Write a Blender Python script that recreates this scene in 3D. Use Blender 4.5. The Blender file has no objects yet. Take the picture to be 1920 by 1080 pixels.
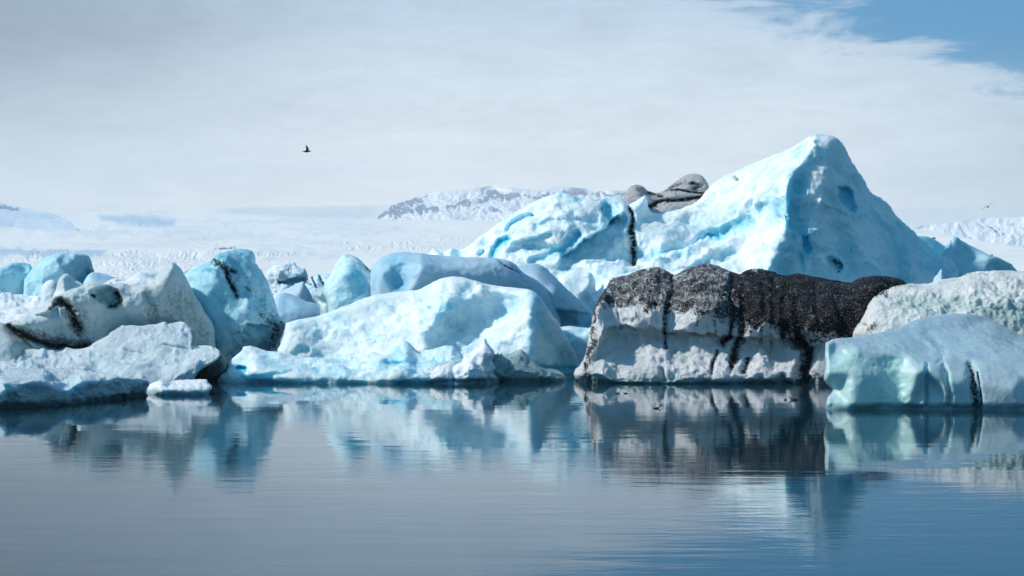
import bpy, bmesh, math, random
import numpy as np
from mathutils import Vector
from mathutils.geometry import delaunay_2d_cdt
R = math.radians
sc = bpy.context.scene
COL = sc.collection

# ------------------------------------------------------------------ camera
F = 1920 * 70 / 36.0
HOR = 480.0
CH = 8.0
cd = bpy.data.cameras.new('camera'); cam = bpy.data.objects.new('camera', cd); COL.objects.link(cam)
cd.lens = 70; cd.sensor_width = 36; cd.clip_start = 0.5; cd.clip_end = 60000
PITCH = math.atan((540 - HOR) / F)
cam.location = (0, 0, CH); cam.rotation_euler = (math.pi / 2 - PITCH, 0, 0)
sc.camera = cam

# ------------------------------------------------------------------ sun and sky
SUN_EL, SUN_AZ = 42.0, 2.0          # azimuth: degrees behind the straight-left direction
sx = -math.cos(R(SUN_EL)) * math.cos(R(SUN_AZ)); sy = math.cos(R(SUN_EL)) * math.sin(R(SUN_AZ)); sz = math.sin(R(SUN_EL))
sd = bpy.data.lights.new('sun', 'SUN'); sun = bpy.data.objects.new('sun', sd); COL.objects.link(sun)
sd.energy = 3.9; sd.angle = R(2.5); sd.color = (1.0, 0.955, 0.9)
sun.rotation_euler = Vector((sx, sy, sz)).to_track_quat('Z', 'Y').to_euler()
sc.view_settings.view_transform = 'Standard'; sc.view_settings.look = 'None'
sc.view_settings.exposure = 0.0; sc.view_settings.gamma = 1.0
sc.cycles.max_bounces = 8; sc.cycles.glossy_bounces = 3; sc.cycles.transmission_bounces = 4
sc.cycles.volume_bounces = 1; sc.cycles.caustics_reflective = False; sc.cycles.caustics_refractive = False
try:
    sc.cycles.use_denoising = True
except Exception:
    pass

class NT:
    """small helper to write node trees"""
    def __init__(s, tree): s.t = tree; s.n = tree.nodes; s.l = tree.links
    def new(s, kind, **kw):
        n = s.n.new(kind)
        for k, v in kw.items(): setattr(n, k, v)
        return n
    def put(s, sock, v):
        if isinstance(v, bpy.types.NodeSocket): s.l.new(v, sock)
        elif v is not None:
            if isinstance(v, (tuple, list)) and len(v) == 3 and sock.type == 'RGBA': v = (*v, 1)
            sock.default_value = v
    def math(s, op, a, b=None, c=None, clamp=False):
        n = s.new('ShaderNodeMath', operation=op, use_clamp=clamp)
        for i, v in enumerate((a, b, c)):
            if v is not None: s.put(n.inputs[i], v)
        return n.outputs[0]
    def mix(s, f, a, b):
        n = s.new('ShaderNodeMix', data_type='RGBA'); s.put(n.inputs[0], f); s.put(n.inputs[6], a); s.put(n.inputs[7], b)
        return n.outputs[2]
    def smooth(s, v, lo, hi, a=0.0, b=1.0):
        n = s.new('ShaderNodeMapRange', interpolation_type='SMOOTHSTEP'); s.put(n.inputs[0], v)
        for i, x in enumerate((lo, hi, a, b)): s.put(n.inputs[i + 1], x)
        return n.outputs[0]
    def noise(s, vec, scale, detail=4, rough=0.55, dist=0.0):
        n = s.new('ShaderNodeTexNoise'); s.put(n.inputs['Vector'], vec); n.inputs['Scale'].default_value = scale
        n.inputs['Detail'].default_value = detail; n.inputs['Roughness'].default_value = rough; n.inputs['Distortion'].default_value = dist
        return n.outputs['Fac']
    def scaled(s, vec, sc_):
        n = s.new('ShaderNodeVectorMath', operation='MULTIPLY'); s.put(n.inputs[0], vec); n.inputs[1].default_value = sc_
        return n.outputs[0]

w = bpy.data.worlds.new('World'); sc.world = w; w.use_nodes = True
T = NT(w.node_tree)
for n in list(T.n): T.n.remove(n)
sky = T.new('ShaderNodeTexSky', sky_type='NISHITA'); sky.sun_disc = False
sky.sun_elevation = R(SUN_EL); sky.sun_rotation = math.atan2(sx, sy)
sky.air_density = 1.2; sky.dust_density = 0.3; sky.ozone_density = 2.0
skyc = T.new('ShaderNodeVectorMath', operation='SCALE'); T.l.new(sky.outputs[0], skyc.inputs[0]); skyc.inputs[3].default_value = 0.11
tc = T.new('ShaderNodeTexCoord'); dirv = tc.outputs['Generated']
sep = T.new('ShaderNodeSeparateXYZ'); T.l.new(dirv, sep.inputs[0])
u, yv, v = sep.outputs
nz1 = T.noise(T.scaled(dirv, (5, 5, 30)), 1.0, 6, 0.6, 0.6)
nz2 = T.noise(T.scaled(dirv, (14, 14, 60)), 1.0, 7, 0.62, 0.8)
nz3 = T.noise(T.scaled(dirv, (45, 45, 130)), 1.0, 5, 0.6, 1.0)
# clear blue air high up and to the right, thin bright cloud low down and to the left
m = T.math('ADD', T.math('MULTIPLY', T.math('SUBTRACT', u, 0.152), 0.7), T.math('MULTIPLY', T.math('SUBTRACT', v, 0.127), 2.0))
m = T.math('ADD', m, T.math('MULTIPLY', T.math('SUBTRACT', nz1, 0.5), 0.06))
m = T.math('ADD', m, T.math('MULTIPLY', T.math('SUBTRACT', nz2, 0.5), 0.16))
lowband = T.smooth(v, 0.03, 0.105)
clear = T.math('MULTIPLY', T.smooth(m, -0.034, 0.002), lowband)
# cloud brightness: brightest just over the horizon, greyer above and at the left
g1 = T.smooth(v, 0.0, 0.17)
cloud = T.mix(g1, (1.00, 1.02, 1.02), (0.40, 0.555, 0.72))
cloud = T.mix(T.math('MULTIPLY', T.smooth(T.math('MULTIPLY', u, -1.0), 0.03, 0.27, 0.0, 0.85), T.smooth(v, 0.02, 0.12, 0.3, 1.0)), cloud, (0.20, 0.27, 0.345))
cloud = T.mix(T.smooth(u, 0.13, 0.30, 0.0, 0.5), cloud, (0.40, 0.58, 0.76))
tex = T.math('ADD', T.math('MULTIPLY', T.math('SUBTRACT', nz2, 0.5), 0.42), T.math('MULTIPLY', T.math('SUBTRACT', nz3, 0.5), 0.22))
cloud = T.mix(T.smooth(T.math('MULTIPLY', yv, -1.0), -0.6, 0.1), cloud, (0.07, 0.25, 0.40))
cl = T.new('ShaderNodeVectorMath', operation='SCALE'); T.l.new(cloud, cl.inputs[0]); T.l.new(T.math('ADD', 1.0, tex), cl.inputs[3])
tint = T.new('ShaderNodeVectorMath', operation='MULTIPLY'); T.l.new(skyc.outputs[0], tint.inputs[0]); tint.inputs[1].default_value = (0.65, 1.05, 1.05)
front = T.smooth(yv, 0.0, 0.8, 0.10, 0.92)
pure = T.mix(front, tint.outputs[0], (0.0, 0.23, 0.53))
out = T.mix(clear, cl.outputs[0], pure)
bg = T.new('ShaderNodeBackground'); T.l.new(out, bg.inputs[0]); bg.inputs[1].default_value = 1.0
wo = T.new('ShaderNodeOutputWorld'); T.l.new(bg.outputs[0], wo.inputs[0])

# ------------------------------------------------------------------ picture <-> world
cp, sp = math.cos(PITCH), math.sin(PITCH)
def rays(px, py):
    a = (np.asarray(px, float) - 960) / F; b = (540 - np.asarray(py, float)) / F
    y = cp + b * sp; z = -sp + b * cp
    return a / y, z / y
def world(px, py, Y):
    a, z = rays(px, py)
    return np.stack([a * Y, Y + 0 * a, CH + z * Y], -1)
def WL(py):                      # distance at which the water surface appears at picture height py
    return -CH / float(rays(960, py)[1])
def tag(o, label=None, cat=None, group=None, kind=None):
    if label: o['label'] = label
    if cat: o['category'] = cat
    if group: o['group'] = group
    if kind: o['kind'] = kind
    return o

# ------------------------------------------------------------------ numpy noise
_rng = np.random.RandomState(11)
_P = _rng.permutation(512); _P = np.concatenate([_P, _P, _P])
_G = _rng.normal(size=(512, 3)); _G /= np.linalg.norm(_G, axis=1)[:, None]; _G *= 1.4
_U = _rng.rand(512, 3)
def perlin(p, seed=0):
    p = p + seed * 17.31
    i = np.floor(p).astype(int); f = p - i; i &= 511
    t = f * f * f * (f * (f * 6 - 15) + 10)
    r = 0
    for dx in (0, 1):
        for dy in (0, 1):
            for dz in (0, 1):
                h = _P[_P[_P[(i[..., 0] + dx) & 511] + ((i[..., 1] + dy) & 511)] + ((i[..., 2] + dz) & 511)] & 511
                g = _G[h]
                d = g[..., 0] * (f[..., 0] - dx) + g[..., 1] * (f[..., 1] - dy) + g[..., 2] * (f[..., 2] - dz)
                wt = (t[..., 0] if dx else 1 - t[..., 0]) * (t[..., 1] if dy else 1 - t[..., 1]) * (t[..., 2] if dz else 1 - t[..., 2])
                r = r + wt * d
    return r
def fbm(p, oct=5, seed=0, gain=0.5, ridged=False):
    a, s, r = 1.0, 1.0, 0
    for k in range(oct):
        n = perlin(p * s, seed + k)
        if ridged: n = 0.5 - 2 * np.abs(n)
        r = r + a * n; a *= gain; s *= 2.03
    return r
def cups(p, seed=0):             # scalloped ice: smooth cups with ridges between them
    p = p + seed * 9.7
    i = np.floor(p).astype(int); f = p - i
    best = np.full(p.shape[:-1], 9.0)
    for dx in (-1, 0, 1):
        for dy in (-1, 0, 1):
            for dz in (-1, 0, 1):
                a, b, c = (i[..., 0] + dx) & 511, (i[..., 1] + dy) & 511, (i[..., 2] + dz) & 511
                h = _P[_P[_P[a] + b] + c] & 511
                o = _U[h]
                d = (o[..., 0] + dx - f[..., 0]) ** 2 + (o[..., 1] + dy - f[..., 1]) ** 2 + (o[..., 2] + dz - f[..., 2]) ** 2
                best = np.minimum(best, d)
    return np.minimum(best, 1.2) - 0.35
def sstep(x, a, b):
    t = np.clip((x - a) / (b - a), 0, 1); return t * t * (3 - 2 * t)

def blur2(a, r):
    if r < 0.6: return a
    k = int(max(1, round(r)))
    for _ in range(3):
        for ax in (0, 1):
            pad = [(0, 0), (0, 0)]; pad[ax] = (k + 1, k)
            c = np.cumsum(np.pad(a, pad, mode='edge'), axis=ax)
            n = a.shape[ax]
            if ax == 0: a = (c[2 * k + 1:2 * k + 1 + n] - c[:n]) / (2 * k + 1)
            else: a = (c[:, 2 * k + 1:2 * k + 1 + n] - c[:, :n]) / (2 * k + 1)
    return a

def interp(ctrl, X, Y):          # piecewise linear over the triangulated control points
    c = np.array(ctrl, float)
    x0, x1, y0, y1 = X.min() - 30, X.max() + 30, Y.min() - 30, Y.max() + 30
    ex = []
    for qx in np.linspace(x0, x1, 4):
        for qy in np.linspace(y0, y1, 3):
            if x0 < qx < x1 and y0 < qy < y1: continue
            d = np.argmin((c[:, 0] - qx) ** 2 + (c[:, 1] - qy) ** 2); ex.append((qx, qy, c[d, 2]))
    c = np.concatenate([c, np.array(ex)])
    r = delaunay_2d_cdt([Vector((a, b)) for a, b in c[:, :2]], [], [], 0, 1e-4)
    vs, tris, org = r[0], r[2], r[3]
    val = [c[o[0], 2] for o in org]
    out = np.full(X.shape, np.nan)
    sx_, sy_ = X[0, 1] - X[0, 0], Y[1, 0] - Y[0, 0]
    for t in tris:
        (ax, ay), (bx, by), (cx, cy) = [vs[k] for k in t]; va, vb, vc = [val[k] for k in t]
        j0 = max(0, int((min(ax, bx, cx) - X[0, 0]) / sx_)); j1 = min(X.shape[1], int((max(ax, bx, cx) - X[0, 0]) / sx_) + 2)
        i0 = max(0, int((min(ay, by, cy) - Y[0, 0]) / sy_)); i1 = min(X.shape[0], int((max(ay, by, cy) - Y[0, 0]) / sy_) + 2)
        if j1 <= j0 or i1 <= i0: continue
        x, y = X[i0:i1, j0:j1], Y[i0:i1, j0:j1]
        den = (by - cy) * (ax - cx) + (cx - bx) * (ay - cy)
        if abs(den) < 1e-9: continue
        l1 = ((by - cy) * (x - cx) + (cx - bx) * (y - cy)) / den; l2 = ((cy - ay) * (x - cx) + (ax - cx) * (y - cy)) / den; l3 = 1 - l1 - l2
        m_ = (l1 > -1e-6) & (l2 > -1e-6) & (l3 > -1e-6)
        out[i0:i1, j0:j1][m_] = (l1 * va + l2 * vb + l3 * vc)[m_]
    out[np.isnan(out)] = np.nanmean(out)
    return out

def catmull(pts, seg=6.0):
    p = np.array(pts, float); p = np.concatenate([[2 * p[0] - p[1]], p, [2 * p[-1] - p[-2]]])
    o = []
    for k in range(1, len(p) - 2):
        a, b, c, d = p[k - 1], p[k], p[k + 1], p[k + 2]
        n = max(1, int(np.linalg.norm(c - b) / seg))
        for i in range(n):
            t = i / n
            cr = 0.5 * (2 * b + (c - a) * t + (2 * a - 5 * b + 4 * c - d) * t * t + (3 * b - a - 3 * c + d) * t ** 3)
            o.append(cr * 0.65 + (b + (c - b) * t) * 0.35)
    o.append(p[-2]); return np.array(o)

def seg_dist(X, Y, P):           # distance to an open polyline, nearest point, side (+ = right hand walking along it, y down)
    x, y = X.ravel(), Y.ravel(); N = len(x)
    bd = np.full(N, 1e18); bx = np.zeros(N); by = np.zeros(N); bs = np.zeros(N); bt = np.zeros(N)
    L = np.concatenate([[0], np.cumsum(np.linalg.norm(np.diff(P, axis=0), axis=1))])
    for k in range(len(P) - 1):
        ax, ay = P[k]; dx, dy = P[k + 1] - P[k]; l2 = dx * dx + dy * dy
        if l2 < 1e-9: continue
        t = np.clip(((x - ax) * dx + (y - ay) * dy) / l2, 0, 1)
        qx, qy = ax + t * dx, ay + t * dy; d = (x - qx) ** 2 + (y - qy) ** 2
        m_ = d < bd
        bd[m_] = d[m_]; bx[m_] = qx[m_]; by[m_] = qy[m_]; bs[m_] = np.sign(dx * (y - ay) - dy * (x - ax))[m_]
        bt[m_] = (L[k] + t * math.sqrt(l2))[m_]
    sh = X.shape
    return np.sqrt(bd).reshape(sh), bx.reshape(sh), by.reshape(sh), bs.reshape(sh), bt.reshape(sh), L[-1]

def inside(X, Y, P):
    r = np.zeros(X.shape, bool)
    for k in range(len(P)):
        x1, y1 = P[k]; x2, y2 = P[(k + 1) % len(P)]
        if y1 == y2: continue
        c = (Y > min(y1, y2)) & (Y <= max(y1, y2))
        r ^= c & (X < (x2 - x1) * (Y - y1) / (y2 - y1) + x1)
    return r

def make_mesh(name, V, faces, mat, attrs=None, smooth=True):
    V = np.asarray(V, float); faces = np.asarray(faces, dtype=np.int32)
    lo, hi = V.min(0), V.max(0); org = np.array([(lo[0] + hi[0]) / 2, (lo[1] + hi[1]) / 2, max(lo[2], 0.0) if lo[2] < 0 else lo[2]])
    me = bpy.data.meshes.new(name)
    me.vertices.add(len(V)); me.vertices.foreach_set('co', (V - org).astype(np.float32).ravel())
    me.loops.add(faces.size); me.loops.foreach_set('vertex_index', faces.ravel())
    me.polygons.add(len(faces)); me.polygons.foreach_set('loop_start', np.arange(len(faces), dtype=np.int32) * 4)
    me.polygons.foreach_set('loop_total', np.full(len(faces), 4, dtype=np.int32))
    me.polygons.foreach_set('use_smooth', np.full(len(faces), smooth))
    me.update(calc_edges=True); me.validate()
    if attrs is not None and len(me.vertices) == len(V):
        a = me.color_attributes.new('paint', 'FLOAT_COLOR', 'POINT'); a.data.foreach_set('color', attrs.astype(np.float32).ravel())
    me.materials.append(mat)
    o = bpy.data.objects.new(name, me); COL.objects.link(o); o.location = org
    return o

# strokes: marks and carvings in the ice, plus blue tint painted on shaded faces
def strokes_eval(strokes, X, Y, W, seed):
    depth = np.zeros(X.shape); dirt = np.zeros(X.shape); blue = np.zeros(X.shape)
    if not strokes: return depth, dirt, blue
    q = np.stack([X / 22.0, Y / 22.0, 0 * X + seed], -1)
    wx = perlin(q, 3) * 1.0 + perlin(q * 2.7, 5) * 0.5; wy = perlin(q, 7) * 1.0 + perlin(q * 2.7, 9) * 0.5
    fine = 0.8 * perlin(q * 3.5, 4) + 0.8 * perlin(q * 8.0, 6) + 0.5 * perlin(q * 14.0, 8)
    for s in strokes:
        kind, pts = s[0], np.array(s[1], float); o = s[2]
        ww = o.get('w', 8.0); wob = o.get('wob', 0.5) * ww
        if kind == 'area':
            x_, y_ = X + wx * wob, Y + wy * wob
            P = np.vstack([pts, pts[:1]]); d = seg_dist(x_, y_, P)[0]; ins = inside(x_, y_, pts)
            g = sstep(np.where(ins, d, -d) + o.get('jag', 0.0) * fine, -ww, ww)
        else:
            if len(pts) == 1: pts = np.vstack([pts, pts + [[0.5, 0.5]]])
            bb = (X > pts[:, 0].min() - 5 * ww) & (X < pts[:, 0].max() + 5 * ww) & (Y > pts[:, 1].min() - 5 * ww) & (Y < pts[:, 1].max() + 5 * ww)
            if not bb.any(): continue
            rows = np.where(bb.any(1))[0]; cols = np.where(bb.any(0))[0]
            sl = np.s_[rows[0]:rows[-1] + 1, cols[0]:cols[-1] + 1]
            x_, y_ = X[sl] + wx[sl] * wob, Y[sl] + wy[sl] * wob
            P = catmull(pts, 6.0) if len(pts) > 2 else pts
            d, _, _, side, tt, L = seg_dist(x_, y_, P)
            g = np.zeros(X.shape)
            if kind == 'ledge':
                tp = np.clip(np.minimum(tt, L - tt) / (0.25 * L + 1e-6), 0, 1) ** 0.5
                sdist = d * side
                v_ = np.exp(-d / ww) * sstep(sdist, 0, 3.5) - 0.22 * np.exp(-d / (0.5 * ww)) * sstep(-sdist, -1, 2)
                g[sl] = v_ * tp
            else:
                n = o.get('pow', 2.0); g[sl] = np.exp(-(d / ww) ** n)
        depth += g * o.get('d', 0.0)
        gp = np.clip(g, 0, 1)
        if o.get('dirt'):
            if kind == 'line':
                gp = np.zeros(X.shape); gp[sl] = np.exp(-(d / (ww * 0.85)) ** 1.35)
            gg = np.clip(gp * (1 + o.get('rag', 0.8) * fine), 0, 1); dirt = np.maximum(dirt, gg * o['dirt'])
        if o.get('blue'): blue += np.clip(g, 0, 1) * o['blue']
    return depth, dirt, blue

BERGS = {}
def berg(name, label, D, outline, ctrl, mat, R_=30, Tf=2.5, Tb=5.0, blur=6, noises=(), strokes=(), step=2.0, edge=1.2, blue=0.2,
         bluevar=0.25, dirt=0.0, cat='iceberg', group=None, seed=None, ebias=0.25, notch=1.0, gx_=0.0, gy_=0.0):
    seed = seed if seed is not None else (sum(map(ord, label)) % 97)
    P = catmull(outline, 6.0)
    rng = np.random.RandomState(seed)
    # organic outline: small perpendicular wander
    t = np.arange(len(P)) * 0.55
    q = np.stack([t, 0 * t + seed, 0 * t], -1)
    dv = np.gradient(P, axis=0); nrm = np.stack([-dv[:, 1], dv[:, 0]], -1); nrm /= np.linalg.norm(nrm, axis=1)[:, None] + 1e-9
    P = P + nrm * (fbm(q, 3, seed) * edge)[:, None]
    x0, x1 = P[:, 0].min() - step, P[:, 0].max() + step; y0, y1 = P[:, 1].min() - step, P[:, 1].max() + step
    xs = np.arange(x0, x1 + step, step); ys = np.arange(y0, y1 + step, step)
    X, Y = np.meshgrid(xs, ys)
    ins = inside(X, Y, P)
    d, nx, ny, _, _, _ = seg_dist(X, Y, P)
    bot = np.array([P[-1], P[0]]); db, bx, by, _, _, _ = seg_dist(X, Y, bot)
    near = (d < 0.6 * step) | (ins & (d < 0.6 * step))
    keep = ins | (d < 0.55 * step)
    Xs = np.where(near & keep, nx, X); Ys = np.where(near & keep, ny, Y)
    e = np.where(ins, d, 0.0); e[near] = 0.0
    dep = blur2(interp([(a, b, c) for a, b, c in ctrl], X, Y), blur / step)
    dep = dep + gx_ * (X - X.mean()) / 100 + gy_ * (Y - Y.mean()) / 100
    sdp, sdirt, sblue = strokes_eval(strokes, X, Y, None, seed)
    fade = np.clip(e / (0.25 * R_ + 4), 0, 1)
    roll = np.sqrt(np.clip(1 - (1 - np.minimum(e / R_, 1)) ** 2, 0, 1))
    Yf = D + dep + Tf * (1 - roll) + sdp * fade
    Wf = world(Xs, Ys, Yf)
    gx = np.gradient(Wf, axis=1); gy = np.gradient(Wf, axis=0)
    N = np.cross(gx, gy); N /= np.linalg.norm(N, axis=-1)[..., None] + 1e-9
    N[N[..., 1] > 0] *= -1
    for c in range(3): N[..., c] = blur2(N[..., c], 2)
    disp = np.zeros(X.shape)
    for k, (amp, wl, typ) in enumerate(noises):
        wlv = np.array(wl if isinstance(wl, (tuple, list)) else (wl, wl, wl), float)
        q = Wf / wlv
        q = q + 0.35 * np.stack([perlin(q * 0.7, 21), perlin(q * 0.7, 23), perlin(q * 0.7, 25)], -1)
        if typ == 'f': disp += amp * fbm(q, 5, seed + k)
        elif typ == 'r': disp += amp * fbm(q, 4, seed + k, ridged=True)
        elif typ == 'c': disp -= amp * (0.35 - cups(q, seed % 13 + k)) * 1.0
        elif typ == 'b': disp += amp * (np.abs(fbm(q, 4, seed + k)) * 2 - 0.5)
        elif typ == 's': disp += amp * perlin(q, seed + k)
    mod = np.clip(0.75 + 1.1 * fbm(Wf / (D * 0.035), 3, seed + 60), 0.25, 1.5)
    disp = disp * mod
    amask = ebias + (1 - ebias) * np.clip(e / (0.35 * R_ + 6), 0, 1)
    Wf2 = Wf + N * (disp * amask)[..., None]
    zz = Wf2[..., 2]; nt = sstep(0.42 - zz, 0, 0.42) * np.clip(0.75 + 0.9 * fbm(Wf / 2.2, 3, seed + 70), 0.1, 1.4) * notch
    Wf2[..., 1] += nt * 0.38
    # back sheet
    Yb = D + blur2(dep, 10) + Tf + Tb * roll + 0.06
    Wb = world(Xs, Ys, np.maximum(Yb, Wf2[..., 1] + 0.05))
    # colour attributes
    q = Wf / (0.06 * D / 4)
    bn = fbm(q, 4, seed + 40)
    bl = np.clip(blue + bluevar * bn + sblue, 0, 1)
    att = np.stack([np.clip(dirt + sdirt, 0, 1.4), bl, np.clip(0.5 + fbm(q * 1.7, 3, seed + 50), 0, 1), 0 * bl + 1], -1)
    idx = -np.ones(X.shape, int); kk = np.where(keep.ravel())[0]; idx.ravel()[kk] = np.arange(len(kk))
    n = len(kk)
    a, b, c_, d_ = idx[:-1, :-1], idx[:-1, 1:], idx[1:, 1:], idx[1:, :-1]
    ok = (a >= 0) & (b >= 0) & (c_ >= 0) & (d_ >= 0)
    # at least one truly inside corner
    ic = ins[:-1, :-1] | ins[:-1, 1:] | ins[1:, 1:] | ins[1:, :-1]; ok &= ic
    q1 = np.stack([a[ok], d_[ok], c_[ok], b[ok]], -1)
    used = np.unique(q1); remap = -np.ones(n, int); remap[used] = np.arange(len(used)); q1 = remap[q1]; n = len(used)
    sel = kk[used]
    V1 = Wf2.reshape(-1, 3)[sel]; V2 = Wb.reshape(-1, 3)[sel]; A = att.reshape(-1, 4)[sel]
    q2 = q1[:, ::-1] + n
    # rim between the two sheets
    ed = np.concatenate([q1[:, [0, 1]], q1[:, [1, 2]], q1[:, [2, 3]], q1[:, [3, 0]]])
    key = ed[:, 0] * n + ed[:, 1]; rkey = ed[:, 1] * n + ed[:, 0]
    be = ed[~np.isin(key, rkey)]
    q3 = np.stack([be[:, 1], be[:, 0], be[:, 0] + n, be[:, 1] + n], -1)
    o = make_mesh(name, np.concatenate([V1, V2]), np.concatenate([q1, q2, q3]), mat, np.concatenate([A, A]))
    tag(o, label, cat, group)
    BERGS[label] = o
    return o

# ------------------------------------------------------------------ materials
def ice_mat(name, white, blue, dirtc=(0.022, 0.02, 0.019), rough=0.45, sss=0.35, grain=0.0, bump=0.25, speck=0.45, fine=1.0, spec=0.4, radius=(0.25, 0.8, 1.3), bscale=1.0, mott=1.0, streak=0.0, cup=0.5, sparkle=0.3, speck2=None):
    speck2 = speck if speck2 is None else speck2
    m = bpy.data.materials.new(name); m.use_nodes = True; t = NT(m.node_tree)
    b = t.n['Principled BSDF']
    geo = t.new('ShaderNodeNewGeometry'); pos = geo.outputs['Position']
    at = t.new('ShaderNodeAttribute', attribute_name='paint'); s = t.new('ShaderNodeSeparateColor'); t.l.new(at.outputs['Color'], s.inputs[0])
    d, bl, vv = s.outputs
    n0 = t.noise(t.scaled(pos, (0.22, 0.22, 0.13)), bscale, 5, 0.62, 1.2)
    n1 = t.noise(pos, 0.6 * bscale, 6, 0.62, 0.8); n2 = t.noise(pos, 2.6 * bscale, 6, 0.68, 0.4); n3 = t.noise(pos, 6.0 * bscale, 5, 0.75)
    f = t.math('ADD', bl, t.math('MULTIPLY', t.math('SUBTRACT', n0, 0.5), 1.0 * mott))
    f = t.math('ADD', f, t.math('MULTIPLY', t.math('SUBTRACT', n1, 0.5), 0.9 * mott))
    f = t.math('ADD', f, t.math('MULTIPLY', t.math('SUBTRACT', n2, 0.5), 0.6 * mott), clamp=True)
    c = t.mix(f, white, blue)
    # thin healed fractures: brighter bubbly veins and darker clear ones
    vor = t.new('ShaderNodeTexVoronoi', feature='DISTANCE_TO_EDGE'); wv = t.new('ShaderNodeVectorMath', operation='ADD')
    nv = t.new('ShaderNodeTexNoise'); t.l.new(pos, nv.inputs['Vector']); nv.inputs['Scale'].default_value = 0.5; nv.inputs['Detail'].default_value = 5
    t.l.new(t.scaled(nv.outputs['Color'], (2.4, 2.4, 2.4)), wv.inputs[1]); t.l.new(t.scaled(pos, (0.35, 0.35, 0.22)), wv.inputs[0])
    t.l.new(wv.outputs[0], vor.inputs['Vector']); vor.inputs['Scale'].default_value = 0.8 * bscale
    vein = t.math('MULTIPLY', t.smooth(vor.outputs['Distance'], 0.0, 0.035, 1.0, 0.0), t.smooth(n1, 0.42, 0.6))
    c = t.mix(t.math('MULTIPLY', vein, 0.35), c, tuple(x * 0.6 for x in blue))
    if grain:
        c = t.mix(t.math('MULTIPLY', t.smooth(n3, 0.45, 0.7), grain), c, tuple(x * 0.55 for x in white))
    # dirt: grains and smears; bright crystals show through it
    dn = t.math('ADD', t.math('MULTIPLY', t.math('SUBTRACT', n3, 0.5), 2.2 * speck), t.math('MULTIPLY', t.math('SUBTRACT', n2, 0.5), 1.2 * speck2))
    if streak:
        ns = t.noise(t.scaled(pos, (1.3, 1.3, 0.16)), 1.0, 5, 0.6, 0.5)
        dn = t.math('ADD', dn, t.math('MULTIPLY', t.math('SUBTRACT', ns, 0.47), streak))
    df = t.smooth(t.math('ADD', d, t.math('MULTIPLY', dn, t.smooth(d, 0.0, 0.25))), 0.18, 0.85)
    spk = t.noise(pos, 15.0, 2, 0.6)
    df = t.math('MULTIPLY', df, t.math('SUBTRACT', 1.0, t.math('MULTIPLY', t.smooth(spk, 0.58, 0.72), sparkle)))
    c = t.mix(df, c, dirtc)
    sp = t.new('ShaderNodeSeparateXYZ'); t.l.new(pos, sp.inputs[0])
    wet = t.smooth(t.math('ADD', sp.outputs[2], t.math('MULTIPLY', t.math('SUBTRACT', n1, 0.5), 0.7)), 0.05, 0.38, 1.0, 0.0)
    c = t.mix(t.math('MULTIPLY', wet, 0.7), c, (0.10, 0.26, 0.29))
    t.l.new(c, b.inputs['Base Color'])
    t.l.new(t.math('SUBTRACT', t.math('ADD', rough, t.math('MULTIPLY', t.math('SUBTRACT', n2, 0.5), 0.5)), t.math('MULTIPLY', wet, 0.3), clamp=True), b.inputs['Roughness'])
    t.l.new(t.math('MULTIPLY', t.math('SUBTRACT', 1.0, t.math('MULTIPLY', df, 0.75)), spec), b.inputs['Specular IOR Level']); b.inputs['IOR'].default_value = 1.31
    if sss:
        t.l.new(t.math('MULTIPLY', t.math('SUBTRACT', 1.0, df), sss), b.inputs['Subsurface Weight'])
        b.inputs['Subsurface Radius'].default_value = radius; b.inputs['Subsurface Scale'].default_value = 0.6
        b.subsurface_method = 'BURLEY'
    v2 = t.new('ShaderNodeTexVoronoi', feature='SMOOTH_F1'); t.l.new(pos, v2.inputs['Vector']); v2.inputs['Scale'].default_value = 1.7 * bscale; v2.inputs['Smoothness'].default_value = 0.35
    hh = t.math('ADD', t.math('MULTIPLY', n2, 0.5), t.math('MULTIPLY', n3, 0.26 * fine))
    hh = t.math('ADD', hh, t.math('MULTIPLY', v2.outputs['Distance'], t.math('MULTIPLY', t.smooth(n1, 0.4, 0.65), 0.5 * cup)))
    hh = t.math('SUBTRACT', hh, t.math('MULTIPLY', vein, 0.12))
    bp = t.new('ShaderNodeBump'); t.l.new(hh, bp.inputs['Height']); bp.inputs['Strength'].default_value = bump; bp.inputs['Distance'].default_value = 0.5
    t.l.new(bp.outputs[0], b.inputs['Normal'])
    return m

M_ICE = ice_mat('glacier_ice', (0.87, 0.95, 0.96), (0.05, 0.55, 0.71), bump=0.5, bscale=0.8, mott=0.9, sss=0.55, radius=(0.35, 1.3, 2.0))
M_SNOW = ice_mat('granular_snow_ice', (0.86, 0.90, 0.92), (0.25, 0.58, 0.72), bump=0.6, grain=0.15, rough=0.6, bscale=1.3, mott=0.6)
M_BLUE = ice_mat('deep_blue_ice', (0.66, 0.86, 0.92), (0.04, 0.48, 0.64), bump=0.35, rough=0.35, mott=0.8)
M_GREY = ice_mat('silty_grey_ice', (0.66, 0.73, 0.74), (0.26, 0.45, 0.45), bump=0.35, rough=0.4, sss=0.2, speck=0.35, streak=0.25)
M_SMOOTH = ice_mat('smooth_rounded_ice', (0.52, 0.67, 0.77), (0.13, 0.46, 0.63), bump=0.2, rough=0.5, fine=0.6, mott=0.5, cup=0.2)
M_ASH = ice_mat('ash_covered_ice', (0.93, 0.94, 0.95), (0.50, 0.58, 0.58), dirtc=(0.008, 0.008, 0.010), bump=0.8, rough=0.45, sss=0.15, grain=0.25, speck=0.85, speck2=0.2, bscale=1.7, fine=1.3, streak=1.0, mott=0.3, sparkle=0.5)
M_GREEN = ice_mat('greenish_crusted_ice', (0.84, 0.85, 0.84), (0.34, 0.50, 0.48), bump=0.7, rough=0.5, sss=0.2, grain=0.3, speck=0.6, bscale=1.4, fine=1.2, mott=0.8, streak=0.4)
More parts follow.
